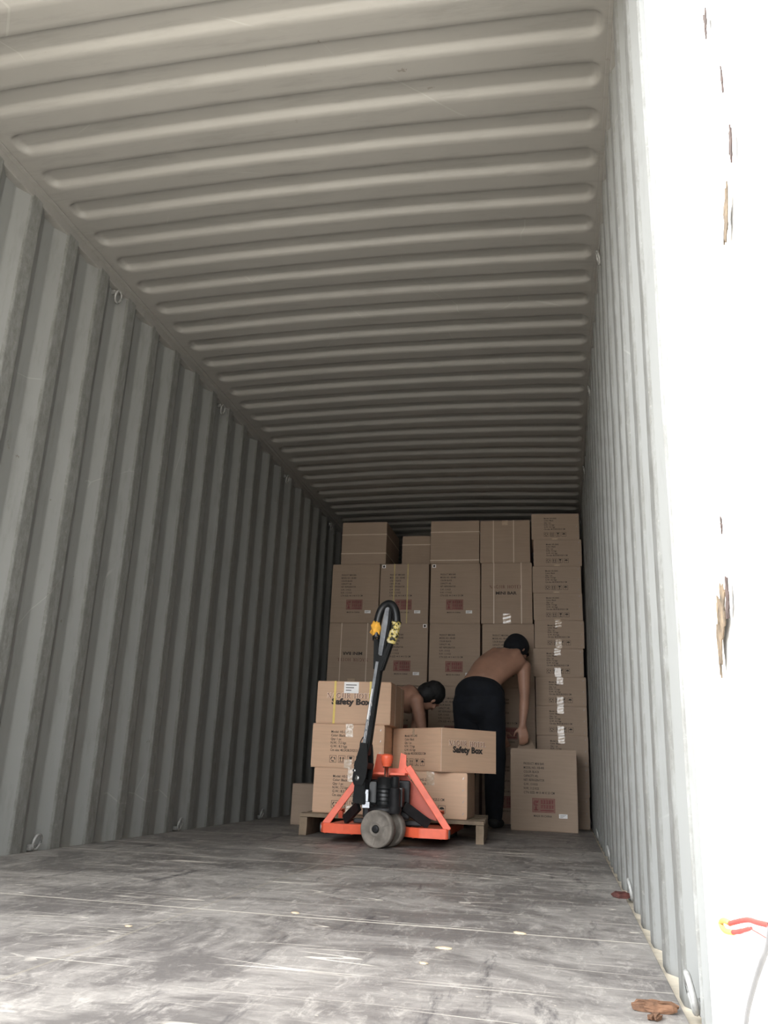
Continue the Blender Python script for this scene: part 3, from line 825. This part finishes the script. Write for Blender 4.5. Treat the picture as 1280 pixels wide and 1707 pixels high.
# diagonal braces and top plate
bm = bmesh.new(); beam(bm, (1.095, 4.60, .355), (.905, 4.57, .088), .036, .016, 0, .003, (0, 1, 0)); jo('brace', bm, M_orange)
bm = bmesh.new(); beam(bm, (1.335, 4.60, .395), (1.562, 4.57, .088), .036, .016, 0, .003, (0, 1, 0)); jo('brace', bm, M_orange)
bm = bmesh.new()
prism(bm, [(1.095, 4.60, .335), (1.345, 4.60, .355), (1.345, 4.60, .375), (1.325, 4.60, .405), (1.325, 4.60, .455), (1.295, 4.60, .465), (1.285, 4.60, .385), (1.20, 4.60, .385), (1.20, 4.60, .455), (1.165, 4.60, .455), (1.150, 4.60, .375), (1.095, 4.60, .365)], (0, 0, 0), (0, .012, 0), 0)
box(bm, (1.10, 4.52, .350), (1.335, 4.61, .362), 0, .002)
jo('top_plate', bm, M_orange)
bm = bmesh.new(); prism(bm, [(1.135, 4.625, .12), (1.13, 4.625, .35), (1.33, 4.625, .35), (1.49, 4.625, .16), (1.49, 4.625, .13), (1.34, 4.625, .17)], (0, 0, 0), (0, .01, 0), 0)
jo('rear_plate', bm, simple('dull_orange_paint', (.45, .075, .04), .5, scale=12))
for x, z, s in ((.955, .185, -1), (1.50, .20, 1)):
    bm = bmesh.new(); tube(bm, [(x-.02, 4.70, z-.03), (x+.02, 4.70, z-.03)], .012, 12); box(bm, (x-.012, 4.69, z-.07), (x+.012, 4.715, z-.02), 0, .003)
    jo('linkage_ear', bm, M_orange)
# pump body
SA = Vector((.28, .96, 0)).normalized(); SX = Vector((SA.y, -SA.x, 0))      # wheel axle direction and rolling direction
bm = bmesh.new()
lathe(bm, [(0, .045), (.01, .050), (.115, .050), (.12, .042), (.15, .040), (.155, .026)], (1.235, 4.50, .185), (0, 0, 1), 28)
lathe(bm, [(0, .022), (.14, .022), (.145, .016)], (1.290, 4.49, .20), (0, 0, 1), 20)
box(bm, (1.115, 4.455, .205), (1.20, 4.545, .315), 0, .008)
box(bm, (1.19, 4.47, .19), (1.335, 4.54, .29), 0, .008)
for k in range(5): lathe(bm, [(0, .056), (.004, .056)], (1.235, 4.50, .20+.02*k), (0, 0, 1), 28)
jo('pump_body', bm, M_black)
bm = bmesh.new(); lathe(bm, [(0, .034), (.03, .036), (.035, .028), (.12, .026), (.125, .018)], (1.30, 4.44, .165), (0, 0, 1), 22)
jo('reservoir', bm, M_dark)
bm = bmesh.new(); lathe(bm, [(0, .0115), (.09, .0115)], (1.240, 4.50, .325), (0, 0, 1), 18); ram = jo('chrome_ram', bm, M_chrome)
bm = bmesh.new(); lathe(bm, [(0, .018), (.006, .026), (.014, .024), (.020, .031), (.028, .028), (.034, .034), (.044, .032), (.052, .034), (.060, .026), (.064, .012)], (1.240, 4.50, .392), (0, 0, 1), 24)
jo('ram_cap', bm, M_orange, ram)
# torsion spring / base bowl above wheels
bm = bmesh.new()
lathe(bm, [(0, .030), (.01, .085), (.02, .088), (.035, .088), (.04, .05)], (1.24, 4.49, .155), (0, 0, 1), 30)
lathe(bm, [(0, .030), (.08, .030)], (1.24, 4.49, .085), (0, 0, 1), 20)
box(bm, (1.05, 4.60, .10), (1.42, 4.66, .125), 0, .006); box(bm, (1.105, 4.562, .13), (1.355, 4.60, .325), 0, .012)
beam(bm, (1.33, 4.54, .20), (1.45, 4.62, .11), .02, .05); beam(bm, (1.09, 4.54, .19), (1.0, 4.62, .11), .02, .05)
jo('steering_bracket', bm, M_dark)
bm = bmesh.new(); box(bm, (1.143, 4.415, .215), (1.167, 4.43, .275), 0, .003); tube(bm, [(1.155, 4.41, .26), (1.155, 4.44, .26)], .007, 12)
beam(bm, (1.135, 4.42, .20), (1.175, 4.42, .20), .012, .03)
jo('release_lever', bm, M_steel)
# steering wheels, turned so that the axle points at the viewer
WC = Vector((1.245, 4.445, .0905))
for k, s in enumerate((-1, 1)):
    c = WC+SA*(s*.0575)
    bm = bmesh.new(); R = .090
    prof = [(-.024, .020), (-.024, .026), (-.030, .028), (-.030, .034), (-.020, .040), (-.020, .076), (-.024, .080), (-.022, R-.003), (-.018, R), (.018, R), (.022, R-.003), (.024, .080), (.020, .076), (.020, .040), (.030, .034), (.030, .028), (.024, .020)]
    lathe(bm, prof, c, SA, 44)
    x, y = frame_of(SA)
    for q in range(3):      # spokes on the face
        a = 2*PI*q/3+.35; dd = x*math.cos(a)+y*math.sin(a)
        for sgn in (-1, 1):
            beam(bm, c+dd*.036+SA*.020*sgn, c+dd*.074+SA*.020*sgn, .006, .006, 0, .001, tuple(SA))
    wv = jo('steering_wheel', bm, M_wheel)
    bm = bmesh.new(); lathe(bm, [(-.034, .010), (-.034, .017), (-.026, .020), (.026, .020), (.034, .017), (.034, .010)], c, SA, 20)
    jo('wheel_hub', bm, M_dark, wv)
bm = bmesh.new(); tube(bm, [WC-SA*.07, WC+SA*.07], .009, 12); jo('axle', bm, M_dark)
# drawbar foot bracket and pivot
HB = Vector((1.125, 4.435, .345)); HT = Vector((1.193, 4.44, .93))
hd = (HT-HB).normalized(); hx = SX - hd*SX.dot(hd); hx.normalize(); hy = hd.cross(hx)
def hp(u, v, e=0.0): return HB+hd*v+hx*u+hy*e
def hplate(bm, poly, e0, e1, mat=0, bev=.002):
    prism(bm, [hp(u, v, e0) for u, v in poly], hp(0, 0, e0), hp(0, 0, e1), mat, bev)
bm = bmesh.new()
for e0, e1 in ((-.035, -.027), (.027, .035)):
    hplate(bm, [(-.036, -.03), (-.020, -.055), (.03, -.05), (.042, -.01), (.042, .05), (.028, .12), (.016, .16), (-.018, .16), (-.030, .09), (-.036, .05)], e0, e1)
hplate(bm, [(-.038, .035), (-.038, .065), (.042, .065), (.042, .035)], -.036, .036)
hplate(bm, [(-.020, -.14), (-.026, -.02), (.034, -.02), (.05, -.14)], -.026, .026, 0, .004)
dbf = jo('drawbar_fork', bm, M_black)
for u, v, r_ in ((-.008, -.018, .013), (-.030, .016, .008)):
    bm = bmesh.new(); lathe(bm, [(0, r_), (.005, r_), (.006, r_*.6)], hp(u, v, .034 if hy.y < 0 else -.034), hy if hy.y < 0 else -hy, 18); jo('pivot_bolt', bm, M_chrome, dbf)
# drawbar tube
SGN = 1 if hy.y < 0 else -1
bm = bmesh.new(); hplate(bm, [(-.020, .10), (-.016, .60), (.020, .60), (.024, .10)], -.019, .019, 0, .005); db = jo('drawbar', bm, M_black)
bm = bmesh.new(); hplate(bm, [(-.016, .12), (-.0125, .585), (.004, .585), (.002, .12)], SGN*.0185, SGN*.0205, 0, .0005)
jo('drawbar_sheen', bm, M_steel, db)  # sheen on the drawbar's lit left side, put in as a silver-coloured strip
bm = bmesh.new(); hplate(bm, [(-.012, .28), (-.0105, .44), (-.004, .44), (-.004, .28)], SGN*.0208, SGN*.0214, 0, 0)
for k in range(4):
    p = [hp(-.004+.006*math.cos(a*.7)+.001*k, .20+.05*k+.02*math.sin(a*.7), SGN*.0212) for a in range(8)]
    tube(bm, p, .0012, 6)
jo('drawbar_sticker', bm, M_white, db)
# handle loop
bm = bmesh.new()
hplate(bm, [(-.024, .54), (-.050, .70), (-.030, .72), (-.008, .62), (.020, .62), (.048, .73), (.066, .71), (.030, .54)], -.017, .017, 0, .005)
jo('handle_yoke', bm, M_black)
loop = [(-.040, .70), (-.050, .77), (-.047, .84), (-.030, .885), (.004, .905), (.034, .89), (.056, .85), (.066, .79), (.058, .72)]
def catmull(pts, n=5):
    o = []; pts = [Vector(p) for p in pts]
    for i in range(len(pts)-1):
        p0, p1, p2, p3 = pts[max(i-1, 0)], pts[i], pts[i+1], pts[min(i+2, len(pts)-1)]
        for k in range(n):
            t = k/n; o.append(.5*((2*p1)+(p2-p0)*t+(2*p0-5*p1+4*p2-p3)*t*t+(3*p1-p0-3*p2+p3)*t**3))
    o.append(pts[-1]); return o
bm = bmesh.new(); tube(bm, catmull([hp(u, v) for u, v in loop]), .0225, 14); hg = jo('handle_grip', bm, M_black)
bm = bmesh.new(); hplate(bm, [(-.014, .60), (-.018, .78), (-.012, .90), (.010, .91), (.014, .78), (.010, .60)], -.010, .010, 0, .004)
jo('handle_center_plate', bm, M_steel)
bm = bmesh.new(); hplate(bm, [(.016, .62), (.018, .80), (.012, .90), (.030, .88), (.034, .78), (.022, .62)], -.012, .012, 0, .004)
jo('release_rod_cover', bm, M_black)
def lump(bm, c, r, seed, sq=(1, 1, 1)):
    t = bmesh.new(); bmesh.ops.create_icosphere(t, subdivisions=3, radius=1)
    for v in t.verts:
        q = 1+.35*noise.noise(v.co*2.2+Vector((seed, 0, 0)))+.15*noise.noise(v.co*6+Vector((seed, 3, 0)))
        v.co = Vector(c)+Vector((v.co.x*r*q*sq[0], v.co.y*r*q*sq[1], v.co.z*r*q*sq[2]))
    for f in t.faces: f.smooth = True
    merge(bm, t)
bm = bmesh.new(); lump(bm, hp(-.048, .765, SGN*.008), .026, 1, (1, 1, 1.7)); lump(bm, hp(-.040, .725, SGN*.006), .014, 2, (1, 1, 1.7)); lump(bm, hp(-.075, .745), .012, 3)
yr = jo('yellow_rag', bm, M_glove, hg); yr['label'] = 'orange-yellow rag tied on the grip'
bm = bmesh.new()
tube(bm, catmull([hp(.066, .81), hp(.066, .78), hp(.060, .735), hp(.054, .69)]), [.0265, .027, .0255, .027]+[.0255]*4+[.027]*4+[.024]*4, 14)
lump(bm, hp(.045, .71, SGN*.004), .018, 7)
jo('grip_tape_wrap', bm, M_camo, hg)
bm = bmesh.new()
tube(bm, catmull([hp(-.022, .19, SGN*.01), hp(-.034, .16, SGN*.01), hp(-.030, .12, SGN*.01), hp(-.036, .10, SGN*.01)]), .003, 8); jo('release_chain', bm, M_dark)

# ================================================================== PEOPLE
def sph(bm, c, r, sc=(1, 1, 1), R=None, sub=2):
    t = bmesh.new(); bmesh.ops.create_icosphere(t, subdivisions=sub, radius=1)
    m = Matrix.Diagonal((r*sc[0], r*sc[1], r*sc[2], 1))
    if R is not None: m = R.to_4x4() @ m
    m = Matrix.Translation(Vector(c)) @ m
    bmesh.ops.transform(t, matrix=m, verts=t.verts[:]); merge(bm, t)
def limb(bm, p0, r0, p1, r1, sc=None, R=None):
    p0, p1 = Vector(p0), Vector(p1); L = (p1-p0).length; n = max(2, int(L/(min(r0, r1)*.3)))
    for i in range(n+1):
        t = i/n; sph(bm, p0.lerp(p1, t), r0+(r1-r0)*t, sc or (1, 1, 1), R)
def skin_up(name, bm, mat, parent, vox=.009, smooth=4):
    me = bpy.data.meshes.new('tmp'); bm.to_mesh(me); bm.free()
    o = bpy.data.objects.new('tmp', me); COL.objects.link(o)
    m = o.modifiers.new('r', 'REMESH'); m.mode = 'VOXEL'; m.voxel_size = vox; m.use_smooth_shade = True
    s = o.modifiers.new('s', 'SMOOTH'); s.factor = .5; s.iterations = smooth
    dg = bpy.context.evaluated_depsgraph_get(); dg.update()
    nm = bpy.data.meshes.new_from_object(o.evaluated_get(dg)); bpy.data.objects.remove(o)
    nm.name = name; nm.materials.clear(); nm.materials.append(mat)
    for p in nm.polygons: p.use_smooth = True
    r = bpy.data.objects.new(name, nm); COL.objects.link(r)
    if parent: r.parent = parent
    return r
def basis(f, u):
    f = Vector(f).normalized(); u = Vector(u); u = (u-f*u.dot(f)).normalized(); s = f.cross(u)
    return Matrix((s, f, u)).transposed()       # columns: right, forward, up
def hand(bm, wrist, d, palm_n, thumb_dir, curl=.6, s=1.0):
    """wrist point, finger direction, palm normal (towards palm side), side the thumb leaves"""
    d = Vector(d).normalized(); n_ = Vector(palm_n); n_ = (n_-d*n_.dot(d)).normalized()
    td = Vector(thumb_dir); td = (td-d*td.dot(d)-n_*td.dot(n_)).normalized()
    w_ = Vector(wrist)
    for i in range(6):
        c = w_+d*(.015*i*s); ww = .026+.012*min(1, i/4)
        for j in (-1, -.33, .33, 1): sph(bm, c+td*j*ww*.72*s, .0135*s)
    for k, (off, L) in enumerate(((.030, .070), (.010, .078), (-.010, .073), (-.029, .058))):
        p = w_+d*.082*s+td*off*s; ang = .15+curl*.25; dd = d
        for seg, fr in enumerate((.42, .32, .26)):
            dd = (d*math.cos(ang)+n_*math.sin(ang)).normalized()
            q = p+dd*L*fr*s; limb(bm, p, (.0092-.0007*seg)*s, q, (.0088-.0008*seg)*s); p = q; ang += curl
    p = w_+d*.022*s+td*.030*s
    q = p+(d*.55+td*.75+n_*.25).normalized()*.038*s; limb(bm, p, .0125*s, q, .0105*s)
    r_ = q+(d*.85+td*.25+n_*.4).normalized()*.030*s; limb(bm, q, .0100*s, r_, .0085*s)
def head(bm, c, R, s=1.0):
    """R columns right, forward(face), up"""
    c = Vector(c); f = lambda x, y, z: c+R@Vector((x*s, y*s, z*s))
    sph(bm, f(0, -.012, .025), .093*s, (.84, 1.04, .95), R)
    sph(bm, f(0, .022, -.045), .068*s, (.88, .98, 1.05), R)
    sph(bm, f(0, .050, -.082), .032*s, (1.1, .9, .8), R)           # chin
    limb(bm, f(0, .088, .004), .008*s, f(0, .106, -.030), .013*s)   # nose
    sph(bm, f(0, .086, .026), .03*s, (1.5, .5, .4), R)              # brow
    sph(bm, f(0, .084, -.058), .018*s, (1.3, .7, .45), R)           # lips
    for q in (-1, 1):
        sph(bm, f(q*.078, -.008, -.005), .026*s, (.35, .62, 1.15), R)   # ears
        sph(bm, f(q*.045, .060, -.018), .026*s, (1, .8, .9), R)     # cheeks
        sph(bm, f(q*.032, .080, .008), .011*s, (1, .7, .7), R)      # eyes

def person(name, loc, label): 
    e = empty(name, loc); tag(e, label, 'person'); return e
def rel(parts, root):
    inv = Matrix.Translation(-Vector(root.location))
    for p in parts: p.matrix_parent_inverse = inv

# --- bending man at the right, seen from behind
P1 = person('person', (1.56, 6.38, 0), 'shirtless person in black cap and dark trousers bending over beside the standing carton')
pel = Vector((1.545, 6.36, .93)); wst = Vector((1.565, 6.39, 1.03)); rib = Vector((1.635, 6.47, 1.135)); chs = Vector((1.705, 6.56, 1.205)); nk = Vector((1.775, 6.70, 1.245))
bd = (chs-wst).normalized(); sidev = Vector((.93, -.36, -.06)).normalized()
RB = basis(bd.cross(sidev)*-1, bd)
def tors(bm, c, rx, ry, rz_): # ellipsoid in trunk frame: side, front/back, along spine
    m = Matrix((sidev, bd.cross(sidev).normalized(), bd)).transposed(); sph(bm, c, 1, (rx, ry, rz_), m, 3)
bm = bmesh.new()
tors(bm, pel, .148, .100, .11)
keys = [(wst, .148, .098), (wst.lerp(rib, .5), .152, .100), (rib, .166, .108), (rib.lerp(chs, .5), .178, .112), (chs, .186, .108)]
for i in range(4):
    for t in (0, .2, .4, .6, .8):
        tors(bm, keys[i][0].lerp(keys[i+1][0], t), keys[i][1]+(keys[i+1][1]-keys[i][1])*t, keys[i][2]+(keys[i+1][2]-keys[i][2])*t, .10)
tors(bm, chs, .186, .108, .105)
sR = Vector((1.868, 6.56, 1.165)); sL = Vector((1.575, 6.70, 1.20))
for s_ in (sR, sL): limb(bm, chs.lerp(s_, .35)+Vector((0, .03, .02)), .085, s_, .058)
for q in (-1, 1):   # shoulder blades and spine groove muscle
    tors(bm, chs+sidev*.085*q-bd.cross(sidev).normalized()*(-.0)+Vector((0, -.040, .050)), .058, .030, .080)
    limb(bm, wst+sidev*.035*q+Vector((-.015, -.045, .045)), .036, chs+sidev*.04*q+Vector((-.02, -.04, .06)), .045)
hc = Vector((1.800, 6.80, 1.325))
limb(bm, chs.lerp(nk, .55)+Vector((0, 0, .02)), .068, hc+Vector((-.01, -.03, -.035)), .054)
HR = basis((.45, .62, -.62), (.35, .55, .75)); head(bm, hc, HR)
# arms
eR, wR = Vector((1.872, 6.55, .935)), Vector((1.855, 6.52, .725))
limb(bm, sR, .056, sR.lerp(eR, .45), .050); limb(bm, sR.lerp(eR, .45), .050, eR, .038)
limb(bm, eR, .039, eR.lerp(wR, .3), .040); limb(bm, eR.lerp(wR, .3), .040, wR, .026)
hand(bm, wR, (.10, .02, -1), (-.25, .95, 0), (-.95, -.2, 0), .55)
eL, wL = Vector((1.60, 6.84, .95)), Vector((1.665, 6.80, .70))
limb(bm, sL, .055, eL, .039); limb(bm, eL, .041, wL, .026); hand(bm, wL, (.35, -.1, -.9), (.3, -.9, 0), (.9, .3, 0), .4)
body = skin_up('body', bm, M_skin, P1, .0068, 10)
# trousers
bm = bmesh.new()
hL, hR_ = Vector((1.455, 6.375, .87)), Vector((1.635, 6.335, .87))
tors(bm, pel+Vector((0, -.005, 0)), .190, .158, .100); tors(bm, pel+bd*.055, .172, .134, .055); sph(bm, pel+Vector((0, 0, -.09)), .17, (1.02, .82, .7))
for h_, k_, a_ in ((hL, (1.445, 6.47, .48), (1.440, 6.39, .07)), (hR_, (1.655, 6.44, .48), (1.655, 6.38, .07))):
    limb(bm, h_, .112, k_, .082); limb(bm, k_, .082, Vector(a_)+Vector((0, 0, .02)), .066)
tr = skin_up('trousers', bm, M_pants, P1, .010, 5)
for v in tr.data.vertices:      # soft folds
    v.co += Vector((.006*noise.noise(v.co*Vector((9, 9, 16)).x), .007*noise.noise(Vector((v.co.x*12, v.co.y*8, v.co.z*20))), 0))
sh = []
for a_ in ((1.440, 6.39), (1.655, 6.38)):
    bm = bmesh.new(); limb(bm, (a_[0], a_[1]-.03, .045), .042, (a_[0]+.03, a_[1]+.13, .036), .036, (1.05, 1, .9)); limb(bm, (a_[0], a_[1], .07), .045, (a_[0], a_[1], .11), .045)
    sh.append(skin_up('shoe', bm, M_shoe, P1, .010, 3))
bm = bmesh.new()
cpf = lambda x, y, z: hc+HR@Vector((x, y, z))
sph(bm, cpf(0, -.014, .038), .103, (.90, 1.04, .92), HR, 3)
sph(bm, cpf(0, -.035, .005), .098, (.90, .92, .85), HR, 3)
sph(bm, cpf(0, .092, .055), .046, (1.0, .8, .16), HR, 3)
sph(bm, cpf(0, -.012, .132), .010, (1, 1, .6), HR)
capo = skin_up('cap', bm, M_cap, P1, .008, 3)
rel([body, tr, capo]+sh, P1)

# --- crouching worker behind the pallet load
P2 = person('person', (.78, 6.38, 0), 'shirtless dark-haired person stooping low behind the pallet load, one arm reaching down')
pel2 = Vector((0.725, 6.380, 0.860)); chs2 = Vector((1.025, 6.310, 0.885)); bd2 = (chs2-pel2).normalized(); side2 = Vector((.2, -.97, .0)).normalized()
m2 = Matrix((side2, bd2.cross(side2).normalized(), bd2)).transposed()
def t2(bm, c, a, b, c_): sph(bm, c, 1, (a, b, c_), m2, 3)
bm = bmesh.new()
t2(bm, pel2, .155, .115, .12); t2(bm, pel2.lerp(chs2, .35), .145, .098, .11); t2(bm, pel2.lerp(chs2, .68), .165, .108, .11); t2(bm, chs2, .178, .106, .10)
s2R = Vector((1.110, 6.155, 0.860)); s2L = Vector((1.090, 6.470, 0.870))
for s_ in (s2R, s2L): limb(bm, chs2.lerp(s_, .4), .08, s_, .056)
h2 = Vector((1.190, 6.320, 0.905))
limb(bm, chs2+Vector((.06, 0, .015)), .062, h2+Vector((-.04, 0, -.02)), .050)
H2 = basis((.25, .65, -.72), (.75, .1, .6)); head(bm, h2, H2, .93)
e2, w2 = Vector((1.157, 6.165, 0.650)), Vector((1.140, 6.200, 0.420))
limb(bm, s2R, .053, s2R.lerp(e2, .5), .047); limb(bm, s2R.lerp(e2, .5), .047, e2, .037); limb(bm, e2, .039, w2, .025); hand(bm, w2, (0, .1, -1), (-1, 0, 0), (.1, 1, 0), .35)
e3, w3 = Vector((1.045, 6.500, 0.650)), Vector((1.165, 6.420, 0.450))
limb(bm, s2L, .053, e3, .038); limb(bm, e3, .039, w3, .026); hand(bm, w3, (.3, .1, -1), (0, -1, 0), (-1, 0, 0), .4)
b2 = skin_up('body', bm, M_skin2, P2, .0072, 7)
bm = bmesh.new()
t2(bm, pel2+Vector((-.02, 0, -.01)), .170, .135, .115)
for dy, kx in ((-.10, .98), (.10, .94)):
    limb(bm, (.725, 6.38+dy, .79), .100, (kx-.08, 6.37+dy, .44), .072); limb(bm, (kx-.08, 6.37+dy, .44), .072, (.76, 6.38+dy, .09), .055)
tr2 = skin_up('trousers', bm, M_pants, P2, .010, 5)
sh2 = []
for dy in (-.10, .10):
    bm = bmesh.new(); limb(bm, (.74, 6.38+dy, .045), .040, (.90, 6.38+dy, .036), .034)
    sh2.append(skin_up('shoe', bm, M_shoe, P2, .010, 3))
bm = bmesh.new(); c2 = lambda x, y, z: h2+H2@Vector((x, y, z))
sph(bm, c2(0, -.020, .036), .094, (.88, 1.0, .92), H2, 3); sph(bm, c2(0, -.050, -.012), .088, (.95, .8, .95), H2, 3)
hr2 = skin_up('hair', bm, M_hair, P2, .008, 2)
for v in hr2.data.vertices: v.co += v.normal*.004*noise.noise(v.co*55)
rel([b2, tr2, hr2]+sh2, P2)

# ================================================================== SMALL THINGS
def shard(L, wid, thick, mat, seed, name='wood_fragment'):
    """one torn piece: several splinters grown together along the grain"""
    bm = bmesh.new(); rs = random.Random(seed); n = 5 if L > .035 else 2
    for k in range(n):
        t = bmesh.new(); bmesh.ops.create_cube(t, size=1)
        bmesh.ops.subdivide_edges(t, edges=t.edges[:], cuts=6, use_grid_fill=True)
        l = L*rs.uniform(.65, 1.0); w_ = wid/n*1.9; th = thick*rs.uniform(.6, 1); ox = (L-l)*rs.uniform(-.5, .5); oy = (k-(n-1)/2)*wid/n; rz_ = rs.uniform(-.14, .14)
        for v in t.verts:
            x, y, z = v.co
            tp = 1-.75*max(0, abs(x)*2-.55)/.45*rs.uniform(.9, 1.0)
            p = Vector((x*l, y*w_*tp, z*th*tp+th*.5))
            p += Vector([.22*thick*noise.noise(p*Vector((1, 1, 1)).x*0+Vector((p.x*60, p.y*160, p.z*160))+Vector((seed, i*3, k))) for i in range(3)])
            v.co = Vector((p.x*math.cos(rz_)-p.y*math.sin(rz_)+ox, p.x*math.sin(rz_)+p.y*math.cos(rz_)+oy, max(p.z, .0003)))
        merge(bm, t)
    return obj(name, bm, mat)
o = shard(.080, .030, .015, M_bark, 1); o.location = (2.292, 1.690, 0); o.rotation_euler = (0, 0, .10)
tag(o, 'torn brown wood fragment on the floor at the lower right corner', 'wood fragment')
o = shard(.040, .016, .010, M_bark, 4); o.location = (2.286, 1.638, 0); o.rotation_euler = (0, 0, 1.2)
tag(o, 'short orange-brown splinter lying against the larger torn fragment', 'wood fragment')
o = shard(.055, .035, .020, M_rbark, 2); o.location = (2.325, 3.14, 0); o.rotation_euler = (0, 0, .3)
tag(o, 'dark red-brown scrap of bark on the floor edge by the right wall', 'wood fragment')
chips = [((497, 1532), .030, 'pale chip on the floor joint near the picture centre'), ((908, 1560), .036, 'pale chip on the floor joint toward the right'), ((812, 1592), .04, 'thin pale sliver on bare floor right of centre'),
         ((770, 1626), .022, 'tiny pale chip nearest the front on the right half'), ((230, 1581), .022, 'pale chip on the left half of the floor'), ((30, 1620), .02, 'pale chip close to the left picture edge')]
fpos = {0: (1.433, 2.372), 1: (2.03, 2.33), 2: (1.875, 2.07), 3: (1.855, 1.90), 4: (1.13, 2.02), 5: (.98, 1.72)}
for k, (q, L, lab) in enumerate(chips):
    o = shard(L, L*.35, .004, M_chip, 10+k, 'wood_chip'); o.location = (fpos[k][0], fpos[k][1], 0); o.rotation_euler = (0, 0, random.uniform(-.4, .4))
    tag(o, lab, 'wood chip', 'pale wood chips scattered on the floor')
# red and yellow tie loop and grey cord by the door post
bm = bmesh.new(); X_ = 2.325
tube(bm, catmull([(X_, .80, .266), (X_, .891, .258), (X_, .939, .253), (X_, .982, .249), (X_, 1.04, .239), (X_, 1.092, .229)]), .0026, 10)
tube(bm, catmull([(X_, 1.088, .230), (X_, 1.132, .2265), (X_, 1.152, .220), (X_, 1.127, .2165), (X_, 1.073, .223)]), .0030, 10, 1)
tube(bm, catmull([(X_, 1.078, .2225), (X_, 1.04, .229), (X_, 1.01, .235), (X_, .971, .243)]), [.0026]*9+[.0022]*5+[.0016]*2, 10, 0)
tube(bm, catmull([(X_, .975, .242), (X_, .935, .244), (X_, .86, .247)]), .0006, 6, 0)
o = obj('tie_rope', bm, [M_redst, M_yelst]); tag(o, 'red tie rope with a pale yellow looped end beside the white door post', 'rope')
bm = bmesh.new()
tube(bm, catmull([(X_, .88, .262), (X_, .899, .240), (X_, .939, .216), (X_, .987, .185), (X_, 1.04, .142), (X_, 1.085, .07), (X_, 1.10, -.02), (X_+.01, 1.09, -.12)]), .0026, 10)
o = obj('hanging_cord', bm, M_cord); tag(o, 'thin grey cord hanging in a curve in front of the white door at lower right', 'cord')
# rust patches on the door leaf (door-local coordinates)
for y, z, ry, rz_, m_, s_, ln in ((-.085, .585, .020, .030, M_rust, 1, -.3), (-.060, .55, .010, .045, M_rust, 2, -.15), (-.118, .595, .008, .022, M_rustd, 3, -.2),
        (-.26, 1.34, .006, .022, M_rustd, 4, 0), (-.32, 1.10, .006, .020, M_rustd, 5, -.3), (-.27, 1.03, .010, .030, M_rust, 6, -.5), (-.31, 1.20, .003, .016, M_rustd, 7, 0),
        (-.12, .69, .004, .008, M_rustd, 8, 0)):
    patch(door, y, z, ry, rz_, m_, s_, ln)
